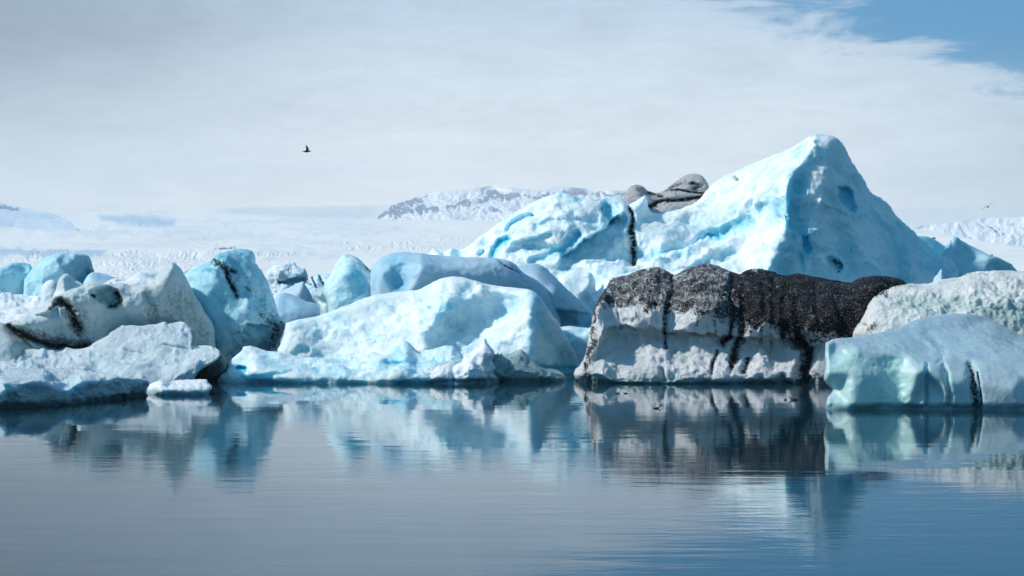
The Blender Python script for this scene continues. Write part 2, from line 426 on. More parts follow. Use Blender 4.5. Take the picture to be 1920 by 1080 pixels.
M_TEAL = ice_mat('clear_teal_ice', (0.42, 0.54, 0.60), (0.52, 0.80, 0.76), bump=0.18, rough=0.25, sss=0.35, spec=0.5, grain=0.1, bscale=1.3, mott=0.35, cup=0.3)
M_FLOE = ice_mat('snowy_floe_ice', (0.72, 0.82, 0.87), (0.20, 0.50, 0.62), bump=0.8, fine=1.8, rough=0.6, grain=0.15, bscale=1.2, mott=0.6)
M_GLASS = ice_mat('clear_melting_ice', (0.50, 0.62, 0.64), (0.12, 0.32, 0.35), bump=1.0, rough=0.12, sss=0.3, spec=0.6, bscale=1.6)
M_BLACK = ice_mat('black_silt_ice', (0.10, 0.11, 0.12), (0.06, 0.09, 0.11), bump=0.5, rough=0.35, sss=0.0, mott=0.6)
M_BOULD = ice_mat('ash_dusted_ice', bscale=0.4, white=(0.50, 0.51, 0.53), blue=(0.34, 0.37, 0.39), dirtc=(0.04, 0.038, 0.036), bump=0.9, rough=0.6, sss=0.0, grain=0.6, fine=1.8, speck=0.6)

# ------------------------------------------------------------------ water
def water_mat():
    m = bpy.data.materials.new('lagoon_water'); m.use_nodes = True; t = NT(m.node_tree)
    b = t.n['Principled BSDF']
    geo = t.new('ShaderNodeNewGeometry'); pos = geo.outputs['Position']
    b.inputs['Base Color'].default_value = (0.008, 0.036, 0.052, 1); b.inputs['Roughness'].default_value = 0.02
    b.inputs['IOR'].default_value = 1.52
    big = t.smooth(t.noise(t.scaled(pos, (0.03, 0.05, 0)), 1.0, 3, 0.5), 0.36, 0.66, 0.15, 1.35)
    a = t.noise(t.scaled(pos, (0.55, 1.7, 0)), 1.0, 3, 0.5, 0.3)
    c = t.noise(t.scaled(pos, (1.6, 4.5, 0)), 1.0, 4, 0.6, 0.2)
    l = t.noise(t.scaled(pos, (0.12, 0.45, 0)), 1.0, 2, 0.5, 0.2)
    h = t.math('ADD', t.math('MULTIPLY', a, 0.0050), t.math('MULTIPLY', c, 0.0018))
    h = t.math('MULTIPLY', h, big)
    h = t.math('ADD', h, t.math('MULTIPLY', l, 0.009))
    bp = t.new('ShaderNodeBump'); t.l.new(h, bp.inputs['Height']); bp.inputs['Strength'].default_value = 1.0; bp.inputs['Distance'].default_value = 1.0
    t.l.new(bp.outputs[0], b.inputs['Normal'])
    return m
W_ = 16000.0
g = np.linspace(-1, 1, 41); gx_, gy_ = np.meshgrid(g * W_, g * W_)
V = np.stack([gx_.ravel(), gy_.ravel(), 0 * gx_.ravel()], -1); ii = np.arange(41 * 41).reshape(41, 41)
fc = np.stack([ii[:-1, :-1].ravel(), ii[:-1, 1:].ravel(), ii[1:, 1:].ravel(), ii[1:, :-1].ravel()], -1)
wat = make_mesh('water', V, fc, water_mat(), smooth=False); wat.location.z = 0; tag(wat, kind='structure')

# ------------------------------------------------------------------ snow fields and mountains far behind
def snow_mat(name, snow, rock, rockamt=1.0, crev=0.6, sc_=1.0, bump=0.0):
    m = bpy.data.materials.new(name); m.use_nodes = True; t = NT(m.node_tree)
    b = t.n['Principled BSDF']; geo = t.new('ShaderNodeNewGeometry'); pos = geo.outputs['Position']
    at = t.new('ShaderNodeAttribute', attribute_name='paint'); s = t.new('ShaderNodeSeparateColor'); t.l.new(at.outputs['Color'], s.inputs[0])
    d, bl, vv = s.outputs
    n = t.noise(t.scaled(pos, (sc_, sc_, sc_)), 1.0, 6, 0.65, 0.5)
    c = t.mix(t.math('MULTIPLY', bl, crev), snow, (0.20, 0.40, 0.60))
    f = t.smooth(t.math('ADD', d, t.math('MULTIPLY', t.math('SUBTRACT', n, 0.5), 0.9)), 0.42, 0.62)
    c = t.mix(t.math('MULTIPLY', f, rockamt), c, rock)
    t.l.new(c, b.inputs['Base Color']); b.inputs['Roughness'].default_value = 0.8; b.inputs['Specular IOR Level'].default_value = 0.15
    return m
M_FIELD = snow_mat('glacier_snow', (0.80, 0.81, 0.79), (0.10, 0.10, 0.12), crev=0.8, sc_=0.02)
M_MOUNT = snow_mat('mountain_snow_and_rock', (0.76, 0.80, 0.84), (0.07, 0.14, 0.27), sc_=0.012)

def sheet(name, outline, ctrl, mat, noises, strokes=(), xstep=3.0, ystep=1.2, edge=0.6, blur=4, seed=3, rock=None, amp_area=None, blue=0.0):
    y1 = max(p[1] for p in outline)
    top_pts = [outline[0]]
    for p in outline[1:]:
        if p[0] <= top_pts[-1][0]: break
        top_pts.append(p)
    P = catmull(top_pts, 8.0)
    xs = np.arange(P[:, 0].min(), P[:, 0].max() + xstep, xstep); 
    y0 = P[:, 1].min() - 2
    # rows run from the skyline of each column down to the bottom
    top = np.interp(xs, P[:, 0], P[:, 1])
    top = top + fbm(np.stack([xs / 14.0, 0 * xs + seed, 0 * xs], -1), 4, seed) * edge
    nr = int((y1 - y0) / ystep); tt = np.linspace(0, 1, nr)
    X = np.repeat(xs[None], nr, 0); Y = top[None] + (y1 - top)[None] * tt[:, None]
    Xg, Yg = np.meshgrid(xs, np.arange(y0, y1 + ystep, ystep))
    lg = blur2(interp([(a, b, math.log(c)) for a, b, c in ctrl], Xg, Yg), blur)
    fy = np.clip((Y - y0) / ystep, 0, Xg.shape[0] - 1.001); i0 = fy.astype(int); fr = fy - i0
    jj = np.repeat(np.arange(len(xs))[None], nr, 0)
    dep = np.exp(lg[i0, jj] * (1 - fr) + lg[i0 + 1, jj] * fr)
    sdp, sdirt, sblue = strokes_eval(strokes, X, Y, None, seed)
    amp = np.zeros(X.shape)
    if amp_area is not None:
        amp = strokes_eval(amp_area, X, Y, None, seed)[2]
    dy = np.zeros(X.shape); dz = np.zeros(X.shape)
    for k, (a_, lx, ly, typ, masked) in enumerate(noises):
        q = np.stack([X / lx + 0.25 * Y / ly, Y / ly, 0 * X], -1)
        n = fbm(q, 4, seed + k, ridged=(typ == 'r'), gain=0.6)
        if masked: n = n * np.clip(0.45 + 1.3 * fbm(np.stack([X / 70.0, Y / 11.0, 0 * X], -1), 3, seed + 31), 0.05, 1.3)
        dz += a_ * n * (amp if masked else 1.0)
    W3 = world(X, Y, dep * (1 + sdp))
    W3[..., 2] += dz * dep * np.clip(tt * 14, 0, 1)[:, None]
    att = np.stack([np.clip(sdirt, 0, 1), np.clip(blue + sblue, 0, 1), 0 * X, 0 * X + 1], -1)
    nc = len(xs); ii = np.arange(nr * nc).reshape(nr, nc)
    fc = np.stack([ii[:-1, :-1].ravel(), ii[1:, :-1].ravel(), ii[1:, 1:].ravel(), ii[:-1, 1:].ravel()], -1)
    o = make_mesh(name, W3.reshape(-1, 3), fc, mat, att.reshape(-1, 4)); tag(o, kind='structure')
    return o
# far ice cap on the skyline
sheet('ice_cap', [(-700, 372), (-250, 374), (0, 392), (120, 397), (300, 398), (440, 390), (580, 387), (700, 384), (900, 380), (1200, 384), (1500, 388), (1700, 391), (1760, 389), (1850, 386), (1920, 384), (2300, 378), (2600, 372), (2600, 440), (-700, 440)],
      [(x, y, d) for x in range(-700, 2601, 200) for (y, d) in ((370, 15800), (385, 14800), (400, 13400), (420, 11200), (440, 9800))],
      M_FIELD, [(0.0003, 60, 8, 'f', False), (0.0006, 14, 3, 'f', True)], [('area', [(430, 396), (560, 392), (700, 388), (700, 412), (560, 410)], {'w': 8, 'blue': 0.35})],
      xstep=6, ystep=1.5, edge=0.8, amp_area=[('area', [(380, 396), (520, 390), (740, 388), (740, 415), (500, 412)], {'w': 8, 'blue': 1.0})])
# cliff mountain
sheet('mountain_ridge', [(690, 432), (705, 413), (712, 404), (735, 385), (765, 376), (800, 361), (840, 357), (880, 356), (905, 351), (925, 348), (950, 351), (985, 355), (1015, 357), (1035, 351), (1060, 350), (1095, 354), (1130, 357), (1170, 358), (1215, 362), (1260, 376), (1310, 402), (1330, 432)],
      [(700, 415, 11000), (735, 385, 11300), (800, 361, 12200), (925, 348, 12300), (1100, 354, 12400), (1260, 376, 12200),
       (760, 380, 11500), (820, 372, 11600), (900, 362, 11700), (960, 366, 11700), (1050, 372, 11600), (1150, 375, 11600),
       (740, 405, 11000), (800, 395, 11000), (860, 392, 11000), (930, 385, 11100), (1000, 385, 11100), (1100, 392, 11100),
       (700, 432, 9200), (850, 432, 9300), (1000, 432, 9300), (1200, 432, 9300), (1440, 432, 9300)],
      M_MOUNT, [(0.0009, 30, 22, 'r', False), (0.0004, 9, 9, 'r', False), (0.0002, 4, 4, 'f', False)],
      [('line', [(712, 407), (735, 395), (760, 385), (790, 384)], {'w': 11, 'dirt': 0.85, 'wob': 0.9, 'rag': 1.0, 'd': 0.004}),
       ('line', [(735, 402), (790, 393), (825, 390)], {'w': 9, 'dirt': 0.95, 'wob': 0.9, 'rag': 0.8}),
       ('line', [(775, 376), (800, 372)], {'w': 4, 'dirt': 0.6, 'wob': 1}),
       ('line', [(840, 388), (860, 384), (880, 384)], {'w': 7, 'dirt': 0.9, 'wob': 0.9}),
       ('line', [(872, 380), (877, 374)], {'w': 6, 'dirt': 1.0, 'wob': 0.6}),
       ('line', [(898, 378), (925, 366), (955, 368), (975, 372)], {'w': 8, 'dirt': 0.95, 'wob': 0.9, 'rag': 1.0}),
       ('line', [(985, 368), (1010, 372), (1030, 366)], {'w': 5, 'dirt': 0.8, 'wob': 0.9}),
       ('line', [(1055, 362), (1100, 364), (1170, 366), (1230, 368)], {'w': 6, 'dirt': 0.8, 'wob': 0.9, 'rag': 1.0}),
       ('line', [(922, 392), (935, 401)], {'w': 6, 'dirt': 0.9, 'wob': 0.8}), ('line', [(885, 395), (900, 388)], {'w': 3, 'dirt': 0.7, 'wob': 0.8}),
       ('line', [(965, 395), (980, 392)], {'w': 4, 'dirt': 0.6, 'wob': 0.8}), ('line', [(790, 400), (860, 396)], {'w': 2.5, 'dirt': 0.6, 'wob': 1})],
      xstep=2.0, ystep=1.0, edge=1.6, blur=2, seed=5)
# dark shoulder at the far left
sheet('left_mountain', [(-900, 330), (-500, 338), (-200, 358), (-60, 372), (0, 379), (40, 388), (80, 396), (110, 404), (135, 418), (150, 440), (-900, 470)],
      [(-900, 330, 9000), (-200, 358, 8500), (0, 379, 8000), (100, 402, 7000), (135, 418, 6200), (0, 410, 6900), (-200, 400, 7200), (0, 440, 5500), (150, 440, 5180), (-900, 470, 3500), (40, 425, 6000)],
      M_MOUNT, [(0.0006, 60, 14, 'f', False), (0.0002, 12, 5, 'f', False)],
      [('line', [(-120, 380), (0, 388), (30, 394)], {'w': 6, 'dirt': 0.8, 'blue': 0.8, 'wob': 0.7}), ('line', [(-100, 410), (0, 418), (25, 420)], {'w': 12, 'blue': 0.9, 'wob': 0.7, 'd': 0.02}), ('line', [(20, 402), (60, 405), (110, 404)], {'w': 4, 'blue': 0.8}),
       ('line', [(20, 449), (45, 446)], {'w': 3, 'dirt': 0.5, 'wob': 1})], xstep=4, ystep=1.2, edge=0.6, blur=8, seed=9, blue=0.75)
# right-hand hill with gullies
sheet('right_hill', [(1660, 470), (1690, 440), (1720, 426), (1760, 417), (1800, 414), (1850, 408), (1920, 407), (2000, 398), (2200, 392), (2600, 400), (2600, 472), (1940, 472)],
      [(1680, 450, 5600), (1760, 418, 6300), (1850, 409, 6800), (1920, 407, 6700), (2200, 392, 6900), (2600, 400, 6900), (1760, 460, 4600), (1850, 468, 4400), (1920, 440, 5000), (1920, 468, 4500), (2600, 472, 4500), (1820, 440, 5400)],
      M_MOUNT, [(0.0007, 34, 40, 'r', False), (0.0004, 13, 16, 'r', True), (0.00015, 5, 4, 'f', True)],
      [('line', [(1800, 425), (1822, 448), (1850, 464)], {'w': 3.5, 'dirt': 0.55, 'wob': 0.8, 'd': 0.012, 'blue': 0.4}), ('line', [(1832, 418), (1850, 430)], {'w': 3, 'dirt': 0.5, 'd': 0.01, 'blue': 0.5}),
       ('line', [(1855, 426), (1876, 441)], {'w': 3.5, 'dirt': 0.7, 'd': 0.01, 'blue': 0.4}), ('line', [(1872, 430), (1882, 442)], {'w': 3, 'dirt': 0.6, 'blue': 0.4}),
       ('line', [(1895, 420), (1930, 430)], {'w': 5, 'dirt': 0.55, 'wob': 1}), ('line', [(1910, 440), (1935, 452)], {'w': 3, 'dirt': 0.55, 'wob': 1}), ('line', [(1835, 446), (1860, 462)], {'w': 9, 'dirt': 0.28, 'rag': 2.0, 'wob': 1}),
       ('line', [(1870, 462), (1925, 466)], {'w': 2.0, 'dirt': 0.75, 'wob': 1}), ('line', [(1790, 445), (1815, 462)], {'w': 3, 'dirt': 0.5, 'rag': 2, 'wob': 1}), ('line', [(1740, 445), (1770, 449)], {'w': 3, 'dirt': 0.45, 'rag': 2})],
      xstep=2.0, ystep=1.0, edge=0.8, blur=3, seed=15, amp_area=[('area', [(1780, 420), (1960, 405), (2600, 400), (2600, 470), (1860, 470)], {'w': 20, 'blue': 1})])
# the glacier tongue and snow flat from the far slope down to the lagoon shore
sheet('glacier', [(-900, 410), (-100, 412), (60, 404), (180, 397), (330, 396), (420, 400), (500, 406), (700, 412), (900, 413), (1250, 415), (1600, 418), (1700, 424), (1900, 462), (2100, 466), (2700, 470), (2700, 605), (-900, 605)],
      [(x, y, d * (1 + 0.05 * math.sin(x * 0.011 + y * 0.09) + 0.03 * math.sin(x * 0.023 - y * 0.05))) for x in range(-900, 2701, 150) for (y, d) in
       ((394, 9900), (404, 8800), (414, 7600), (427, 6100), (440, 4800), (453, 3600), (466, 2650), (478, 1800), (490, 1350), (505, 950), (520, 680), (540, 480), (560, 370), (605, 240))],
      M_FIELD, [(0.0011, 240, 7, 'f', False), (0.0006, 6, 2.6, 'f', True), (0.00035, 3, 1.6, 'r', True)],
      [('area', [(185, 404), (250, 402), (330, 412), (325, 424), (260, 424), (190, 414)], {'w': 7, 'blue': 0.9}),
       ('line', [(-60, 470), (0, 471), (90, 475), (190, 476)], {'w': 9, 'blue': 0.8, 'wob': 1}), ('line', [(100, 441), (300, 438), (520, 441)], {'w': 4.2, 'blue': 0.28, 'wob': 2.5}), ('line', [(40, 455), (200, 458), (400, 462), (560, 461)], {'w': 2.4, 'blue': 0.22, 'wob': 2.5}), ('line', [(0, 425), (120, 432), (240, 430)], {'w': 4.8, 'blue': 0.28, 'wob': 2.5}), ('line', [(320, 408), (420, 416), (560, 414), (660, 418)], {'w': 3.0, 'blue': 0.28, 'wob': 2.5}), ('line', [(560, 442), (700, 436), (820, 430)], {'w': 3.6, 'blue': 0.25, 'wob': 2.5}), ('line', [(250, 452), (480, 450), (640, 456)], {'w': 3.6, 'blue': 0.22, 'wob': 2.5}), ('line', [(330, 425), (540, 428), (700, 424)], {'w': 3.6, 'blue': 0.19, 'wob': 2.5}), ('line', [(480, 476), (560, 474), (640, 484)], {'w': 7.2, 'blue': 0.28, 'wob': 2.5}), ('line', [(220, 485), (300, 495), (420, 490)], {'w': 14.4, 'blue': 0.25, 'wob': 2.5}), ('line', [(405, 468), (440, 466)], {'w': 3, 'dirt': 0.6, 'rag': 1.6, 'blue': 0.5, 'wob': 1}), ('area', [(620, 455), (760, 446), (900, 446), (880, 472), (640, 472)], {'w': 9.6, 'blue': 0.11, 'wob': 2.5})],
      xstep=2.0, ystep=0.9, edge=0.3, blur=9, seed=21,
      amp_area=[('area', [(-900, 468), (0, 468), (200, 470), (340, 470), (440, 478), (430, 520), (-900, 560)], {'w': 7, 'blue': 1.0, 'wob': 0.9}),
                ('area', [(400, 464), (450, 466), (450, 474), (400, 474)], {'w': 3, 'blue': 1.6}),
                ('area', [(185, 404), (250, 402), (330, 412), (325, 424), (260, 424), (190, 414)], {'w': 5, 'blue': 0.7}),
                ('area', [(20, 430), (80, 425), (110, 440), (60, 450)], {'w': 6, 'blue': 0.5}), ('area', [(110, 415), (170, 415), (210, 440), (120, 430)], {'w': 6, 'blue': 0.45}),
                ('area', [(480, 474), (560, 472), (640, 482), (640, 494), (560, 492), (480, 490)], {'w': 4, 'blue': 0.9}),
                ('area', [(625, 455), (760, 446), (1250, 444), (1250, 476), (640, 472)], {'w': 6, 'blue': 0.75, 'wob': 0.9})])

# ------------------------------------------------------------------ the icebergs, far to near
berg('iceberg', 'grey ash-dusted folded ice boulder behind the left shoulder of the tallest peaked iceberg', 205,
     [(1160, 640), (1163, 430), (1168, 378), (1174, 360), (1181, 350), (1193, 346), (1206, 350), (1214, 357), (1224, 361), (1238, 362), (1252, 352), (1268, 339), (1280, 331), (1292, 327), (1306, 326), (1318, 331), (1327, 343), (1331, 360), (1340, 420), (1345, 640)],
     [(1190, 350, 1), (1225, 363, 3), (1200, 372, 0), (1300, 328, 2), (1300, 345, 0), (1250, 372, -.5), (1290, 385, -1.5), (1240, 395, -1.5), (1250, 640, -3)],
     M_BOULD, R_=14, Tf=2.0, Tb=8, blur=3, noises=[(0.30, 2.2, 'f'), (0.45, (3.5, 3.5, 0.55), 'f'), (0.12, 0.5, 'f')], edge=1.0, blue=0.2, dirt=0.12, step=1.8,
     strokes=[('ledge', [(1322, 352), (1290, 349), (1262, 354), (1245, 362), (1225, 365)], {'w': 7, 'd': 1.2, 'dirt': 0.8}),
              ('line', [(1325, 368), (1290, 372), (1262, 376), (1240, 377), (1218, 386)], {'w': 3, 'd': 1.2, 'dirt': 1.0, 'rag': 1.2}),
              ('line', [(1256, 356), (1290, 359), (1320, 362)], {'w': 2, 'd': 0.8, 'dirt': 0.9}), ('line', [(1300, 345), (1316, 352), (1300, 354)], {'w': 4, 'd': 0.8, 'dirt': 0.7}),
              ('line', [(1215, 362), (1225, 366), (1240, 368)], {'w': 4, 'd': 0.6, 'dirt': 0.8})])
berg('iceberg', 'small clear cyan ice wedge in the saddle right of the tall peak', 208,
     [(1690, 640), (1700, 470), (1712, 447), (1722, 443), (1737, 443), (1752, 448), (1762, 455), (1772, 461), (1790, 466), (1800, 640)],
     [(1720, 445, 0), (1760, 455, 1), (1740, 470, -1), (1750, 640, -3)], M_BLUE, R_=10, Tf=1.0, Tb=4, blur=4, noises=[(0.15, 4, 'f')], edge=0.5, blue=0.75, step=1.8)
berg('iceberg', 'triangular slate blue iceberg sloping down to the right behind the pale crusted iceberg', 200,
     [(1760, 640), (1766, 500), (1767, 476), (1774, 466), (1780, 462), (1782, 449), (1787, 444), (1795, 444), (1805, 452), (1822, 461), (1840, 470), (1858, 479), (1872, 482), (1886, 490), (1896, 494), (1904, 504), (1912, 512), (1930, 560), (1935, 640)],
     [(1790, 445, 1.5), (1783, 470, 0), (1768, 480, 0.5), (1830, 468, 2.5), (1850, 500, 0.5), (1800, 510, -0.5), (1900, 505, 4), (1850, 640, -3)],
     M_BLUE, R_=9, Tf=1.2, Tb=6, blur=5, noises=[(0.25, 5, 'f'), (0.10, (3, 3, 0.8), 'f')], edge=0.7, blue=0.38, step=1.8, bluevar=0.15)
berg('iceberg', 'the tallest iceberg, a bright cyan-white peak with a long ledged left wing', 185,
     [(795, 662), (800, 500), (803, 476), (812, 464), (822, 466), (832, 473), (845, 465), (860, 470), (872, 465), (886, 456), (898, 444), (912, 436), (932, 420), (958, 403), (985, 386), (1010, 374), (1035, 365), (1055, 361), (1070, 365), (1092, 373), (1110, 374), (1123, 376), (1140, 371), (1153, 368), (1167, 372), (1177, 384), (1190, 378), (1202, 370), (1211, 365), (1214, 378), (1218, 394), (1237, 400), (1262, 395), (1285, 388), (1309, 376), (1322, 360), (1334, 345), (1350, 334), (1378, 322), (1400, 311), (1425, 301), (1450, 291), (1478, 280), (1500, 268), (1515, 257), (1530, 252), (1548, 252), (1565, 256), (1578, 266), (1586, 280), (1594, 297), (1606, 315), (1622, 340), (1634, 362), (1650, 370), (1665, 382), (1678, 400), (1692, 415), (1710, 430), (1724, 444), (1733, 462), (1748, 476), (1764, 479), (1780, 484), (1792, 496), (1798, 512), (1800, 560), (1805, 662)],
     [(1545, 255, 7), (1528, 262, 5.5), (1500, 300, 4), (1478, 335, 1.8), (1470, 370, 0.5), (1468, 410, 0), (1466, 445, -0.6), (1445, 480, -2.5), (1430, 520, -3.5), (1425, 640, -4.5),
      (1500, 272, 8.5), (1425, 303, 10), (1350, 335, 12), (1322, 362, 12), (1420, 350, 6.5), (1430, 400, 4), (1400, 440, 4), (1350, 400, 8), (1300, 420, 8), (1350, 470, 2.5), (1390, 500, 0), (1300, 500, 0.5), (1280, 460, 4.5), (1250, 430, 6.5), (1240, 402, 9), (1216, 392, 9), (1211, 366, 9),
      (1195, 420, 7.5), (1195, 480, 4.5), (1230, 490, 1.5), (1200, 520, -1), (1150, 540, -3), (1300, 560, -4),
      (1560, 300, 5.5), (1590, 300, 9.5), (1550, 380, 3.2), (1545, 450, 1.6), (1520, 520, -0.5), (1600, 350, 7.5), (1640, 368, 11), (1600, 430, 4.6), (1620, 500, 2.5), (1660, 420, 9), (1700, 430, 13), (1680, 500, 5), (1740, 480, 10), (1720, 520, 6.5), (1790, 500, 10), (1760, 500, 7), (1600, 640, -4), (1800, 640, 0),
      (1177, 386, 7.5), (1150, 372, 10), (1125, 378, 8), (1140, 410, 7), (1092, 376, 8), (1055, 364, 9), (1100, 410, 5), (1060, 400, 5), (1000, 385, 8.5), (1020, 420, 4.5), (960, 410, 8.5), (990, 440, 4.5), (900, 446, 9), (940, 455, 5.5), (1030, 455, 3), (1040, 490, 1.5), (990, 480, 3), (950, 500, 3), (870, 470, 8), (820, 468, 9), (1100, 470, 3.5), (1150, 440, 4.5), (1150, 480, 2.5), (1060, 510, 1), (1100, 505, 0.5), (900, 540, 2), (1000, 640, -3), (800, 640, 3)],
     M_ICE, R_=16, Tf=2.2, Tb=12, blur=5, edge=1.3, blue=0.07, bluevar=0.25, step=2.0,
     noises=[(0.6, 6.0, 'c'), (0.5, 3.2, 'f'), (0.34, 4.2, 'r'), (0.20, 1.3, 'c'), (0.10, 0.7, 'f')],
     strokes=[('area', [(1480, 300), (1545, 270), (1580, 280), (1640, 370), (1700, 425), (1800, 490), (1800, 660), (1430, 660), (1440, 490), (1468, 430)], {'w': 14, 'blue': 0.16}), ('line', [(1462, 383), (1425, 388)], {'w': 12, 'd': 1.0, 'blue': 0.2, 'wob': 0.9}), ('line', [(1472, 405), (1478, 428)], {'w': 11, 'd': -0.9, 'wob': 0.9}), ('line', [(1445, 462), (1428, 490)], {'w': 12, 'd': 0.7, 'wob': 1}), ('area', [(1573, 352), (1590, 351), (1603, 360), (1604, 400), (1592, 399), (1580, 386), (1572, 370)], {'w': 4.5, 'd': 1.3, 'blue': 0.8, 'wob': 1.4}), ('line', [(1540, 375), (1560, 384), (1585, 398), (1600, 402)], {'w': 4, 'd': -0.5, 'wob': 1}), ('line', [(1630, 400), (1645, 450), (1652, 525)], {'w': 16, 'd': -1.0, 'blue': -0.25}), ('line', [(1545, 320), (1540, 360), (1535, 420), (1545, 480)], {'w': 13, 'd': -0.25, 'blue': -0.25}), ('line', [(1680, 430), (1690, 480), (1700, 520)], {'w': 14, 'd': 0.8, 'blue': 0.3}), ('line', [(1590, 430), (1600, 500)], {'w': 12, 'd': 0.7, 'blue': 0.3}), ('line', [(1465, 480), (1480, 520)], {'w': 16, 'd': 0.6, 'blue': 0.3}),  # first area: clear ice blue, also painting the right face's shade deeper
              ('area', [(1504, 441), (1517, 444), (1520, 468), (1513, 479), (1507, 462)], {'w': 4, 'd': 0.8, 'blue': 0.6, 'wob': 1.5}), ('line', [(1503, 480), (1507, 505)], {'w': 5, 'd': 0.7, 'blue': 0.3}),
              ('area', [(1551, 481), (1562, 480), (1574, 489), (1579, 504), (1570, 503), (1556, 494)], {'w': 4, 'd': 0.8, 'blue': 0.6, 'wob': 1.2}), ('line', [(1565, 489), (1573, 496), (1576, 503)], {'w': 4, 'd': 0.3, 'dirt': 0.7, 'rag': 1.8, 'wob': 1.2}),
              ('line', [(1376, 330), (1381, 334)], {'w': 4, 'd': 0.6, 'dirt': 0.7, 'rag': 1.2}), 
              ('line', [(1500, 340), (1490, 400), (1500, 430)], {'w': 16, 'd': 0.8, 'blue': 0.3}), ('line', [(1600, 470), (1640, 520)], {'w': 10, 'd': 0.7, 'blue': 0.1}),
              ('line', [(1755, 500), (1780, 515)], {'w': 16, 'd': 0.8, 'blue': 0.35}),
              ('line', [(1178, 386), (1186, 405), (1184, 430), (1188, 455), (1187, 475), (1189, 492)], {'w': 4.5, 'd': 1.6, 'dirt': 1.0, 'rag': 0.9, 'wob': 0.9}),
              ('line', [(1330, 446), (1370, 425), (1400, 412)], {'w': 9, 'd': 0.9, 'blue': 0.4}), ('line', [(1265, 525), (1330, 490), (1380, 470)], {'w': 9, 'd': 0.9, 'blue': 0.45}),
              ('ledge', [(1400, 425), (1330, 447), (1280, 466), (1231, 481), (1170, 488), (1100, 499)], {'w': 22, 'd': 2.6, 'blue': 0.45, 'wob': 0.3}),
              ('ledge', [(1045, 506), (1050, 480), (1075, 462), (1110, 438), (1140, 418), (1160, 402), (1177, 392)], {'w': 20, 'd': 3.0, 'blue': 0.6, 'wob': 0.3}),
              ('line', [(909, 444), (908, 456)], {'w': 9, 'd': 0.9, 'blue': 0.5, 'wob': 0.8}),
              ('line', [(922, 478), (934, 460), (952, 448)], {'w': 8, 'd': 1.5, 'blue': 0.9, 'pow': 2, 'wob': 0.8}), ('line', [(900, 476), (905, 472)], {'w': 5, 'd': 1.2, 'blue': 0.6}),
              ('line', [(950, 430), (956, 418), (975, 406), (993, 401)], {'w': 4, 'd': 1.1, 'blue': 0.35}),
              ('line', [(1052, 472), (1068, 456), (1084, 440)], {'w': 8, 'd': 1.2, 'blue': 0.7, 'pow': 2, 'wob': 0.8}),
              ('line', [(1136, 384), (1142, 400), (1148, 412)], {'w': 9, 'd': 1.2, 'blue': 0.6, 'wob': 0.8}), ('ledge', [(1127, 414), (1127, 395), (1126, 380)], {'w': 8, 'd': 1.3, 'blue': 0.3}), ('line', [(1130, 390), (1131, 393)], {'w': 3, 'dirt': 0.8}),
              ('ledge', [(1126, 417), (1095, 418), (1080, 405)], {'w': 9, 'd': 1.3, 'blue': 0.4}), ('line', [(1054, 364), (1075, 370), (1090, 376)], {'w': 7, 'd': 1.3, 'blue': 0.45}),
              ('line', [(1010, 425), (1030, 412), (1050, 415)], {'w': 8, 'd': 1.0, 'blue': 0.3}), ('line', [(960, 470), (1000, 462), (1040, 470)], {'w': 9, 'd': 1.1, 'blue': 0.35}), ('line', [(1000, 488), (1035, 478)], {'w': 8, 'd': 1.0, 'blue': 0.4}),
              ('ledge', [(960, 452), (1000, 444), (1035, 432)], {'w': 10, 'd': 1.2, 'blue': 0.25}), ('line', [(852, 472), (860, 478)], {'w': 8, 'd': 0.8, 'blue': 0.6})])
berg('iceberg', 'bright white ice shelf just left of and behind the black ash-covered iceberg', 173,
     [(1035, 662), (1042, 540), (1050, 518), (1062, 511), (1078, 505), (1092, 507), (1108, 511), (1116, 524), (1118, 547), (1140, 525), (1180, 510), (1230, 500), (1242, 500), (1250, 512), (1290, 505), (1300, 560), (1310, 662)],
     [(1050, 520, 2), (1090, 508, 3), (1110, 520, 1.5), (1085, 560, 0), (1120, 560, 1.5), (1110, 600, 0), (1200, 508, 3), (1240, 502, 3), (1200, 560, 0), (1060, 640, -1), (1300, 640, 0)],
     M_ICE, R_=14, Tf=1.8, Tb=5, blur=5, noises=[(0.5, 3, 'c'), (0.3, 2, 'f')], edge=1.2, blue=0.12,
     strokes=[('line', [(1100, 560), (1110, 600)], {'w': 10, 'd': 0.8, 'blue': 0.5}), ('line', [(1238, 500), (1246, 512)], {'w': 3, 'd': 0.5, 'dirt': 0.5})])
berg('iceberg', 'tiny pale pointed ice tip poking up over the pale crusted iceberg', 155,
     [(1742, 640), (1748, 530), (1757, 515), (1765, 504), (1773, 515), (1782, 530), (1788, 640)], [(1765, 505, 1), (1765, 530, 0), (1750, 530, 1), (1780, 530, 1)],
     M_SMOOTH, R_=8, Tf=0.8, Tb=2, blur=2, noises=[(0.1, 1.5, 'f')], edge=0.4, blue=0.1, step=1.6)

